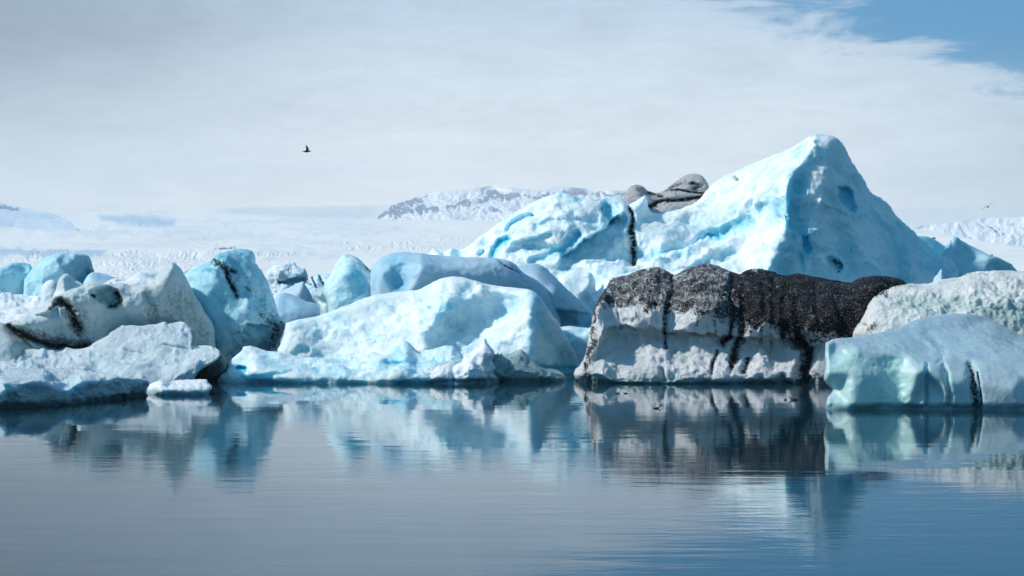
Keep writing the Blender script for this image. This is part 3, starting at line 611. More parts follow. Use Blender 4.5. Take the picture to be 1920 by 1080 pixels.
# distant blocks on the left
berg('iceberg', 'low flat-topped teal ice slab at the far left beside the faceted blue block', 235,
     [(-70, 620), (-60, 520), (-30, 506), (0, 502), (14, 496), (28, 493), (45, 492), (58, 497), (62, 505), (60, 540), (60, 620)],
     [(-40, 505, 1), (40, 493, 2), (2, 502, 0), (2, 515, -1), (50, 515, 0.5), (30, 620, -3)], M_BLUE, gx_=0.8, gy_=1.2, R_=7, Tf=1.6, Tb=6, blur=2, noises=[(0.3, 5, 'f'), (0.18, 3, 'r'), (0.1, 1.2, 'f')], edge=1.0, blue=0.45, step=1.8, bluevar=0.12)
berg('iceberg', 'faceted pale blue ice block with a sunlit left edge, standing far left against the snow', 228,
     [(42, 620), (44, 545), (46, 524), (54, 512), (62, 501), (78, 486), (90, 480), (102, 476), (115, 472), (125, 471), (140, 475), (156, 476), (167, 481), (172, 491), (174, 502), (177, 510), (172, 530), (170, 620)],
     [(46, 524, 4), (78, 487, 5), (60, 525, 1.5), (82, 497, 1), (96, 477, 2.5), (105, 484, 0), (120, 472, 1.8), (112, 500, -1), (122, 512, -1.2), (100, 515, -0.8), (75, 525, -0.8), (140, 485, 0.4), (165, 483, 1.5), (150, 515, 0.4), (174, 510, 2), (110, 620, -3)],
     M_BLUE, gx_=1.6, gy_=1.2, R_=5, Tf=0.9, Tb=7, blur=1.5, noises=[(0.3, 5, 'f'), (0.18, 3, 'r'), (0.1, 1.2, 'f')], edge=1.0, blue=0.3, step=1.6, bluevar=0.12, strokes=[('line', [(155, 526), (166, 514)], {'w': 7, 'd': 1.2, 'blue': 0.7}), ('line', [(112, 490), (95, 510)], {'w': 8, 'blue': 0.25})])
berg('iceberg', 'small snow-topped lump with a blue face just right of the faceted blue block', 205,
     [(150, 620), (155, 545), (158, 527), (163, 517), (172, 511), (185, 511), (200, 515), (216, 520), (228, 527), (235, 620)],
     [(165, 517, 1), (190, 512, 2.5), (175, 522, 0), (215, 522, 1), (190, 530, -0.4), (190, 620, -2)], M_SMOOTH, R_=7, Tf=1.2, Tb=4, blur=3, noises=[(0.2, 3, 'f')], edge=0.5, blue=0.15, step=1.7, strokes=[('line', [(185, 518), (210, 522)], {'w': 5, 'blue': 0.5})])
berg('snow_bank', 'rumpled grey-white snowy ice rubble slope at the left edge above the dirty iceberg', 200,
     [(-160, 700), (-160, 515), (-60, 518), (0, 519), (28, 519), (36, 524), (44, 521), (60, 526), (84, 529), (110, 534), (132, 548), (150, 560), (160, 700)],
     [(-160, 517, 90), (0, 520, 88), (60, 528, 70), (120, 540, 40), (-160, 545, 35), (0, 545, 30), (60, 550, 20), (-160, 580, 0), (0, 580, -8), (60, 580, -8), (130, 570, -10), (0, 610, -30), (-160, 610, -30), (100, 650, -42), (-160, 690, -48)],
     M_SNOW, R_=6, Tf=1.0, Tb=6, blur=5, noises=[(1.5, (5, 12, 5), 'f'), (0.7, 3, 'c'), (0.4, 1.6, 'f')], edge=1.4, blue=0.1, cat='snow bank',
     strokes=[('line', [(0, 592), (10, 582)], {'w': 4, 'dirt': 0.5, 'rag': 1.5}), ('line', [(76, 550), (92, 561)], {'w': 2.5, 'dirt': 0.4})])
berg('iceberg', 'small rounded snowy lump on the rubble slope left of the pointed grey knob', 172,
     [(76, 640), (76, 560), (79, 536), (86, 528), (98, 524), (106, 528), (110, 540), (112, 560), (114, 640)], [(98, 526, 1), (85, 532, 1), (95, 545, 0), (98, 640, -2)],
     M_SNOW, R_=9, Tf=1.2, Tb=2.5, blur=3, noises=[(0.2, 1.4, 'f')], edge=0.6, blue=0.1, step=1.7)
berg('iceberg', 'pointed grey-white ice knob standing in front of the faceted blue block', 166,
     [(96, 640), (99, 556), (104, 545), (108, 530), (112, 521), (119, 514), (127, 513), (134, 518), (140, 525), (150, 529), (158, 534), (164, 560), (166, 640)],
     [(105, 545, 1.5), (127, 514, 1.5), (118, 525, 0), (132, 530, 0.8), (120, 550, -0.6), (150, 532, 1.5), (140, 555, 0), (125, 640, -2)],
     M_SNOW, R_=8, Tf=1.0, Tb=3, blur=2.5, noises=[(0.25, 1.8, 'f')], edge=0.8, blue=0.12, step=1.7, strokes=[('line', [(133, 522), (136, 540)], {'w': 6, 'dirt': 0.25})])
berg('snow_bank', 'low dirty-crusted snow ridge behind the long silty grey iceberg', 185,
     [(185, 640), (190, 540), (198, 529), (212, 522), (226, 521), (236, 525), (250, 515), (266, 508), (285, 507), (305, 512), (330, 512), (350, 508), (360, 560), (360, 640)],
     [(200, 529, 3), (226, 522, 5), (215, 532, 0), (270, 509, 6), (260, 525, 0), (300, 513, 5), (330, 530, 0), (270, 640, -4)], M_SNOW, R_=7, Tf=1.2, Tb=5, blur=3, noises=[(0.6, (3, 3, 1.2), 'f'), (0.2, 1, 'f')], edge=1.0, blue=0.06, cat='snow bank', step=1.8,
     strokes=[('line', [(204, 531), (215, 527), (232, 526)], {'w': 3, 'dirt': 0.6, 'rag': 1.6, 'wob': 1}), ('line', [(255, 516), (290, 514)], {'w': 5, 'blue': 0.4})])
berg('iceberg', 'low snow hump with a brown gritty crust tucked behind the tall blue iceberg', 190,
     [(325, 640), (330, 535), (343, 514), (352, 506), (366, 499), (380, 495), (396, 492), (410, 500), (415, 640)], [(350, 508, 2), (385, 496, 3), (370, 508, 0), (345, 525, 0), (400, 520, 0)],
     M_SNOW, R_=8, Tf=1.2, Tb=3, blur=3, noises=[(0.25, 1.6, 'f')], edge=0.8, blue=0.05, step=1.7, strokes=[('line', [(344, 512), (358, 507), (376, 501), (388, 497)], {'w': 5, 'dirt': 0.62, 'rag': 1.5, 'wob': 0.8})])
berg('iceberg', 'distant rubble-topped iceberg with a deep blue undercut, right of the tall blue iceberg', 330,
     [(494, 600), (497, 535), (500, 515), (506, 502), (516, 497), (528, 496), (540, 492), (552, 490), (557, 498), (563, 502), (571, 502), (576, 512), (578, 524), (574, 531), (560, 533), (562, 600)],
     [(506, 503, 6), (550, 492, 8), (530, 505, 3), (500, 520, 2), (525, 515, 0), (560, 512, 0), (573, 505, 3), (540, 526, 0), (540, 600, -4)],
     M_SNOW, R_=6, Tf=1.8, Tb=9, blur=2.5, noises=[(0.9, 3.2, 'f'), (0.4, 1.3, 'f')], edge=1.6, blue=0.2, step=1.5,
     strokes=[('line', [(524, 529), (545, 527), (570, 525)], {'w': 3.5, 'd': 1.8, 'blue': 1.0}), ('line', [(538, 505), (556, 500)], {'w': 5, 'd': 0.8, 'dirt': 0.55, 'rag': 2, 'wob': 1}), ('line', [(540, 514), (556, 515)], {'w': 5, 'dirt': 0.55, 'rag': 2, 'wob': 1}), ('area', [(540, 508), (576, 502), (578, 524), (545, 522)], {'w': 3, 'blue': 0.3})])
berg('iceberg', 'small block with slanting black ash stripes between the rubble-topped iceberg and the white cone', 300,
     [(572, 600), (573, 540), (576, 530), (580, 521), (588, 516), (600, 514), (612, 513), (622, 514), (626, 540), (626, 600)], [(580, 522, 2), (600, 515, 2), (592, 530, 0), (612, 530, 0.5), (600, 600, -3)],
     M_BLUE, R_=5, Tf=1.2, Tb=5, blur=2, noises=[(0.3, 2, 'f')], edge=0.7, blue=0.15, step=1.5,
     strokes=[('line', [(583, 518), (588, 528), (594, 538)], {'w': 2.6, 'd': 0.5, 'dirt': 1.0, 'wob': 0.8}), ('line', [(598, 515), (603, 524), (608, 533)], {'w': 2.6, 'd': 0.5, 'dirt': 1.0, 'wob': 0.8}), ('line', [(576, 528), (586, 537)], {'w': 4, 'dirt': 0.7, 'rag': 1.6})])
berg('iceberg', 'white angular ice piece with a blue-shaded right facet left of the white cone', 215,
     [(512, 640), (516, 570), (518, 556), (522, 548), (534, 542), (548, 536), (558, 531), (569, 527), (573, 535), (580, 545), (585, 556), (592, 566), (600, 575), (604, 640)],
     [(520, 550, 2.5), (548, 537, 3), (569, 528, 2), (562, 545, 0), (545, 552, 0), (572, 555, 0.2), (568, 562, -0.4), (590, 567, 3), (540, 568, -1), (550, 640, -3)],
     M_SMOOTH, R_=5, Tf=0.8, Tb=5, blur=2.5, noises=[(0.25, 2.5, 'f')], edge=0.6, blue=0.1, step=1.6, strokes=[('area', [(572, 545), (592, 567), (566, 566)], {'w': 3, 'blue': 0.2})])
berg('iceberg', 'smooth pale blue ice ramp between the tall blue iceberg and the broad white iceberg', 178,
     [(508, 660), (512, 580), (516, 562), (522, 552), (532, 549), (545, 551), (560, 558), (575, 565), (590, 568), (602, 572), (612, 580), (620, 588), (630, 600), (634, 660)],
     [(520, 554, 2), (545, 552, 2.5), (560, 575, 0), (600, 572, 2), (530, 590, -1), (580, 590, -0.6), (615, 590, 1), (570, 660, -3)],
     M_SMOOTH, R_=8, Tf=1.2, Tb=5, blur=4, noises=[(0.25, 3, 'f'), (0.1, 1, 'f')], edge=0.6, blue=0.35, step=1.7)
berg('iceberg', 'small pale green-tinted ice chip leaning against the left foot of the white cone', 156,
     [(596, 620), (600, 585), (592, 568), (584, 553), (590, 547), (600, 540), (608, 536), (614, 540), (624, 560), (630, 620)], [(586, 552, 1.5), (608, 538, 1), (600, 555, 0), (612, 570, 0.3), (612, 620, -1)],
     M_TEAL, R_=6, Tf=0.8, Tb=2, blur=2, noises=[(0.15, 1.5, 'f')], edge=0.5, blue=0.2, step=1.6, strokes=[('line', [(604, 555), (615, 575)], {'w': 6, 'blue': 0.5})])
berg('iceberg', 'smooth pale blue cone-shaped iceberg with a black ash streak down its right shoulder', 151,
     [(612, 660), (618, 600), (617, 580), (611, 562), (606, 545), (608, 530), (617, 518), (624, 505), (630, 493), (638, 483), (647, 477), (656, 477), (666, 481), (676, 488), (686, 498), (697, 508), (710, 519), (724, 530), (738, 540), (752, 548), (764, 560), (768, 660)],
     [(610, 545, 2), (632, 495, 3), (650, 478, 3), (628, 530, 0.5), (622, 570, -0.2), (655, 510, 0), (670, 485, 2.2), (690, 510, 1.4), (660, 560, -0.8), (700, 545, 0.2), (720, 530, 2), (750, 549, 4), (700, 640, -2)],
     M_ICE, gy_=-0.5, R_=13, Tf=1.6, Tb=5, blur=5, noises=[(0.28, 4, 'f'), (0.14, 2.4, 'r'), (0.08, 1.0, 'f')], edge=1.3, blue=0.30, step=1.8, bluevar=0.12,
     strokes=[('line', [(686, 498), (696, 511), (712, 520), (730, 533), (750, 547)], {'w': 4.5, 'd': 0.5, 'dirt': 1.0, 'rag': 0.7, 'wob': 0.5}), ('line', [(645, 481), (660, 480), (675, 488)], {'w': 4, 'dirt': 0.45, 'rag': 1.3}),
              ('line', [(664, 520), (668, 560)], {'w': 26, 'blue': 0.35})])
berg('iceberg', 'smooth dark-based rounded iceberg sloping down to the gap left of the ash-covered iceberg', 157,
     [(948, 660), (955, 510), (968, 499), (985, 496), (1003, 494), (1018, 498), (1032, 510), (1048, 526), (1064, 542), (1082, 558), (1098, 571), (1108, 580), (1112, 592), (1108, 612), (1106, 660)],
     [(970, 500, 2), (1005, 496, 3), (1010, 520, 0), (1040, 540, -1), (1050, 525, 2.5), (1080, 570, 0), (1105, 582, 3), (1040, 575, -1.5), (1060, 585, -1.2), (1060, 600, 0), (1090, 605, 0.8), (1030, 640, 0)],
     M_SMOOTH, gx_=0.5, gy_=0.5, R_=22, Tf=3.0, Tb=7, blur=5, noises=[(0.25, 4, 'f'), (0.04, 0.8, 'f')], edge=0.5, blue=0.18, bluevar=0.08,
     strokes=[('area', [(1000, 583), (1040, 580), (1108, 588), (1112, 640), (1000, 640)], {'w': 3, 'blue': 0.55, 'd': 0.6})])
berg('iceberg', 'broad rounded blue-grey iceberg with a cyan hollow, behind the broad white iceberg', 149,
     [(690, 660), (694, 520), (698, 496), (706, 488), (720, 481), (738, 474), (760, 472), (785, 474), (812, 478), (842, 480), (868, 482), (895, 482), (925, 484), (942, 486), (956, 489), (967, 496), (975, 506), (983, 514), (998, 520), (1012, 530), (1025, 543), (1036, 556), (1043, 570), (1050, 600), (1056, 660)],
     [(700, 495, 4), (735, 476, 4.5), (765, 474, 3.5), (715, 510, 1.6), (740, 500, 1.0), (748, 515, 1.4), (752, 530, 1.0), (790, 500, 0.6), (830, 482, 2.6), (900, 484, 3.4), (840, 510, 0.9), (900, 515, 1.6), (950, 490, 3.6), (975, 508, 3.6), (960, 530, 2.2), (1010, 530, 4.5), (1000, 560, 3.4), (1040, 565, 6), (900, 560, 1.2), (760, 560, 0), (900, 640, -4), (1050, 640, 2)],
     M_SMOOTH, gx_=0.4, gy_=1.0, R_=20, Tf=2.6, Tb=9, blur=6, noises=[(0.35, 6, 'f'), (0.05, 0.7, 'f')], edge=0.6, blue=0.16, bluevar=0.10,
     strokes=[('line', [(742, 500), (748, 530)], {'w': 16, 'd': 0.9, 'blue': 0.55, 'wob': 0.4}), ('line', [(715, 520), (740, 540)], {'w': 20, 'blue': 0.3}), ('line', [(725, 480), (800, 490)], {'w': 16, 'blue': 0.22}),
              ('ledge', [(975, 513), (960, 507), (948, 500), (936, 492), (930, 485)], {'w': 7, 'd': 0.7, 'dirt': 0.0}), ('line', [(932, 487), (940, 497), (955, 506), (974, 513)], {'w': 2.4, 'd': 0.35, 'dirt': 0.8, 'wob': 0.4}),
              ('area', [(1010, 545), (1045, 570), (1050, 600), (1015, 600)], {'w': 4, 'blue': 0.3})])
berg('iceberg', 'tall deep blue iceberg with black grit veins, left of centre', 141,
     [(325, 740), (332, 560), (340, 522), (348, 511), (358, 505), (371, 499), (384, 494), (397, 488), (403, 480), (412, 475), (424, 471), (438, 467), (450, 466), (463, 467), (473, 470), (478, 478), (480, 492), (486, 502), (494, 512), (502, 526), (508, 540), (512, 552), (514, 562), (519, 578), (525, 594), (533, 602), (536, 610), (533, 622), (527, 634), (520, 648), (516, 660), (518, 700), (520, 740)],
     [(340, 525, 3), (371, 500, 2.2), (397, 489, 1), (404, 500, -0.4), (410, 520, 0.5), (450, 468, 3), (425, 480, 1.2), (440, 510, 0.6), (476, 480, 3), (470, 530, 0.3), (500, 530, 2), (380, 560, -0.3), (400, 600, -0.8), (420, 570, -0.3), (440, 600, -1.3), (470, 585, -1.3), (505, 590, 0), (532, 612, 2), (436, 628, -1.6), (470, 616, -1.6), (490, 640, 0.2), (440, 660, 0), (515, 655, 2), (400, 700, -1), (500, 735, 0)],
     M_BLUE, gx_=0.8, gy_=0.6, R_=17, Tf=1.9, Tb=7, blur=4, noises=[(0.35, 4, 'f'), (0.22, 2.2, 'c'), (0.22, 2.6, 'r'), (0.10, 0.9, 'f')], edge=1.8, blue=0.42, bluevar=0.2, step=1.9,
     strokes=[('line', [(400, 491), (414, 498), (428, 503), (440, 508)], {'w': 6.5, 'd': 0.5, 'dirt': 1.0, 'rag': 0.9, 'wob': 0.8}), ('line', [(424, 502), (428, 520), (436, 538), (444, 552)], {'w': 4, 'd': 0.5, 'dirt': 0.95, 'rag': 0.9, 'wob': 0.9}),
              ('line', [(462, 536), (470, 543)], {'w': 5, 'dirt': 0.75, 'rag': 1.1}), ('line', [(495, 590), (515, 610), (525, 622)], {'w': 9, 'dirt': 0.75, 'rag': 1.1, 'wob': 1}), ('line', [(526, 604), (532, 612)], {'w': 7, 'dirt': 0.8, 'rag': 0.9}), ('line', [(518, 620), (512, 640)], {'w': 7, 'dirt': 0.7, 'rag': 1}),
              ('area', [(452, 505), (490, 520), (520, 600), (512, 640), (480, 600), (470, 560)], {'w': 18, 'dirt': 0.38, 'rag': 1.2}), ('line', [(410, 476), (440, 490)], {'w': 18, 'dirt': 0.36, 'rag': 1.2}), ('line', [(405, 492), (432, 506), (440, 545)], {'w': 15, 'dirt': 0.45, 'rag': 1.2}), ('line', [(500, 590), (525, 615), (515, 645)], {'w': 22, 'dirt': 0.5, 'rag': 1.1}),
              ('ledge', [(505, 612), (475, 608), (455, 614), (436, 628)][::-1], {'w': 26, 'd': 1.3, 'blue': 0.35, 'wob': 0.3}), ('line', [(385, 540), (400, 640)], {'w': 22, 'blue': 0.28})])
berg('iceberg', 'dull grey smooth ice flank at the left edge below the snowy rubble slope', 131,
     [(-150, 720), (-150, 600), (-60, 596), (0, 603), (16, 612), (34, 624), (54, 638), (74, 650), (96, 660), (110, 720)], [(-100, 600, 3), (10, 610, 1.5), (60, 642, 1.5), (20, 645, -1), (-100, 640, -1), (30, 700, -3)],
     M_GREY, gx_=0.8, gy_=0.8, R_=12, Tf=1.2, Tb=4, blur=4, noises=[(0.2, 3, 'f')], edge=0.7, blue=0.12)
berg('iceberg', 'long silty grey iceberg with pointed top and black hollows, left of the tall blue', 132.5,
     [(48, 740), (60, 690), (58, 655), (44, 640), (24, 622), (8, 608), (18, 602), (36, 598), (56, 588), (74, 576), (90, 562), (106, 553), (122, 546), (140, 540), (156, 534), (174, 529), (192, 531), (214, 532), (232, 531), (246, 535), (262, 533), (278, 531), (288, 522), (296, 512), (306, 503), (315, 496), (322, 491), (330, 494), (338, 503), (345, 515), (352, 527), (358, 540), (366, 554), (376, 570), (388, 590), (398, 604), (402, 618), (403, 634), (406, 655), (408, 700), (410, 740)],
     [(10, 607, 0.5), (60, 588, 1.2), (60, 610, 0.2), (108, 556, 1.2), (110, 575, 0.2), (100, 600, 0.4), (150, 538, 0.5), (150, 580, -0.5), (180, 545, 0.3), (220, 560, 0.2), (230, 540, 0.6), (260, 535, 0.3), (250, 580, -0.5), (290, 525, 0.6), (322, 493, 0.3), (318, 520, -0.6), (300, 560, -0.6), (345, 540, 0.6), (330, 600, -0.2), (370, 570, 2), (400, 620, 3.0), (370, 640, 1.6), (200, 620, 0.4), (130, 640, 1.0), (250, 650, 1.2), (80, 640, 0.8), (200, 735, -3), (400, 735, 1)],
     M_GREY, gx_=1.1, gy_=1.0, R_=15, Tf=1.8, Tb=7, blur=5, noises=[(0.35, 4, 'f'), (0.20, 2.4, 'r'), (0.14, 1.2, 'f'), (0.06, 0.45, 'f')], edge=1.8, blue=0.18, bluevar=0.22, dirt=0.05, step=1.9,
     strokes=[('line', [(10, 608), (34, 622), (60, 636), (90, 644), (130, 650), (165, 652)], {'w': 8, 'd': 0.8, 'dirt': 1.0, 'rag': 0.6, 'wob': 0.5}), ('line', [(40, 618), (90, 632)], {'w': 9, 'dirt': 0.5, 'rag': 1.2}),
              ('line', [(118, 568), (132, 580), (142, 596), (148, 612)], {'w': 12, 'd': 1.6, 'dirt': 0.95, 'rag': 0.8, 'wob': 0.6}), ('line', [(90, 580), (110, 568), (122, 566)], {'w': 5, 'dirt': 0.7, 'rag': 1.4}),
              ('ledge', [(50, 592), (80, 586), (108, 575), (113, 588), (112, 596)], {'w': 9, 'd': 0.5, 'dirt': 0.0}),
              ('line', [(172, 552), (180, 556)], {'w': 5, 'dirt': 0.8, 'rag': 1.6}), ('area', [(180, 545), (205, 538), (222, 545), (226, 562), (208, 574), (188, 562)], {'w': 5, 'd': 1.0, 'blue': 0.6, 'dirt': 0.22, 'rag': 1.4}),
              ('line', [(218, 548), (226, 560), (216, 572), (204, 574)], {'w': 4, 'd': 0.5, 'dirt': 0.85, 'rag': 1.2}), ('line', [(275, 550), (285, 565), (292, 590)], {'w': 7, 'dirt': 0.45, 'blue': 0.4, 'rag': 1.2}), ('line', [(296, 538), (312, 535)], {'w': 6, 'dirt': 0.42, 'rag': 1.5}),
              ('line', [(355, 570), (375, 600), (392, 640)], {'w': 14, 'dirt': 0.36, 'rag': 1.2}), ('line', [(320, 590), (395, 645)], {'w': 16, 'dirt': 0.2}), ('line', [(227, 587), (232, 592)], {'w': 7, 'dirt': 0.3}), ('area', [(300, 540), (350, 535), (405, 630), (405, 660), (290, 650)], {'w': 34, 'dirt': 0.36, 'rag': 1.0}), ('line', [(118, 568), (135, 590), (150, 625)], {'w': 26, 'dirt': 0.5, 'rag': 1.0}), ('line', [(30, 615), (90, 638), (165, 648)], {'w': 22, 'dirt': 0.5, 'rag': 1.0}), ('line', [(210, 545), (222, 565)], {'w': 14, 'dirt': 0.4}), ('line', [(280, 545), (290, 600)], {'w': 20, 'dirt': 0.34, 'rag': 1.0}), ('line', [(230, 541), (245, 538), (262, 536)], {'w': 3, 'dirt': 0.4, 'rag': 1.6})])
berg('iceberg', 'pale blue ice piece low in the gap between the broad white and the ash-covered icebergs', 143,
     [(1030, 720), (1036, 640), (1044, 622), (1050, 614), (1066, 611), (1085, 613), (1104, 615), (1120, 616), (1130, 720)], [(1050, 616, 2), (1090, 614, 2), (1070, 640, 0), (1110, 640, 0.5), (1080, 680, -1), (1080, 715, -1.5)],
     M_ICE, R_=10, Tf=1.2, Tb=3, blur=3, noises=[(0.35, 2, 'c'), (0.15, 1, 'f')], edge=0.8, blue=0.35)
berg('iceberg', 'broad white iceberg with a scooped pale blue front, in the middle of the picture', 133,
     [(505, 735), (510, 700), (518, 668), (521, 655), (528, 640), (534, 622), (536, 606), (548, 602), (566, 598), (590, 593), (606, 590), (625, 582), (650, 572), (678, 561), (705, 553), (735, 548), (762, 545), (785, 543), (800, 535), (818, 526), (835, 520), (850, 518), (868, 520), (890, 526), (915, 533), (940, 537), (962, 539), (980, 541), (996, 544), (1008, 551), (1016, 560), (1024, 574), (1034, 587), (1044, 600), (1054, 617), (1064, 636), (1074, 652), (1082, 668), (1085, 680), (1088, 710), (1090, 735)],
     [(525, 655, 1.5), (540, 608, 3), (600, 594, 4), (560, 640, 1.5), (680, 563, 5.5), (640, 610, 2.8), (700, 600, 3.0), (620, 660, 1.5), (690, 650, 0.4), (760, 548, 6), (770, 590, 2.0), (760, 640, -0.6), (800, 540, 5), (850, 520, 4.5), (845, 550, 1.6), (825, 580, 0), (800, 610, -0.8), (790, 650, -1.6), (870, 575, 2.6), (850, 610, 1.8), (840, 650, 0.2),
      (905, 532, 4.4), (900, 553, 3.0), (940, 575, 3.6), (900, 600, 3.2), (925, 595, 3.2), (960, 560, 3.0), (985, 543, 2.2), (990, 556, 0.2), (995, 580, -0.9), (975, 600, -1.0), (950, 625, -0.9), (900, 640, 0), (890, 670, -1.5), (1000, 620, -1.8), (1000, 680, -2.6), (1030, 610, 0.6), (1050, 650, 0.8), (1080, 680, 3.2), (1040, 690, -0.6), (700, 700, -2), (900, 730, -4), (1085, 730, 2), (520, 730, 0)],
     M_ICE, R_=13, Tf=1.6, Tb=9, blur=9, edge=1.2, blue=0.10, bluevar=0.18, step=2.0,
     noises=[(0.42, (2.6, 2.6, 1.8), 'c'), (0.26, (3, 3, 1.7), 'f'), (0.16, (2.2, 2.2, 1.4), 'r'), (0.12, 0.8, 'f')],
     strokes=[('line', [(832, 571), (846, 572)], {'w': 6, 'd': 0.5, 'blue': 0.5}), ('area', [(848, 560), (905, 556), (975, 566), (940, 592), (900, 606), (860, 640), (830, 655), (828, 600)], {'w': 12, 'blue': 0.22}),  # the area paints the shaded front scoop bluer
              ('area', [(1000, 555), (1030, 590), (1085, 680), (1085, 700), (990, 700), (985, 640)], {'w': 14, 'blue': 0.5}), ('line', [(990, 692), (1080, 690)], {'w': 5, 'blue': 0.5, 'd': 0.4}),
              ('line', [(555, 660), (575, 655)], {'w': 7, 'd': 0.3, 'blue': 0.2})])
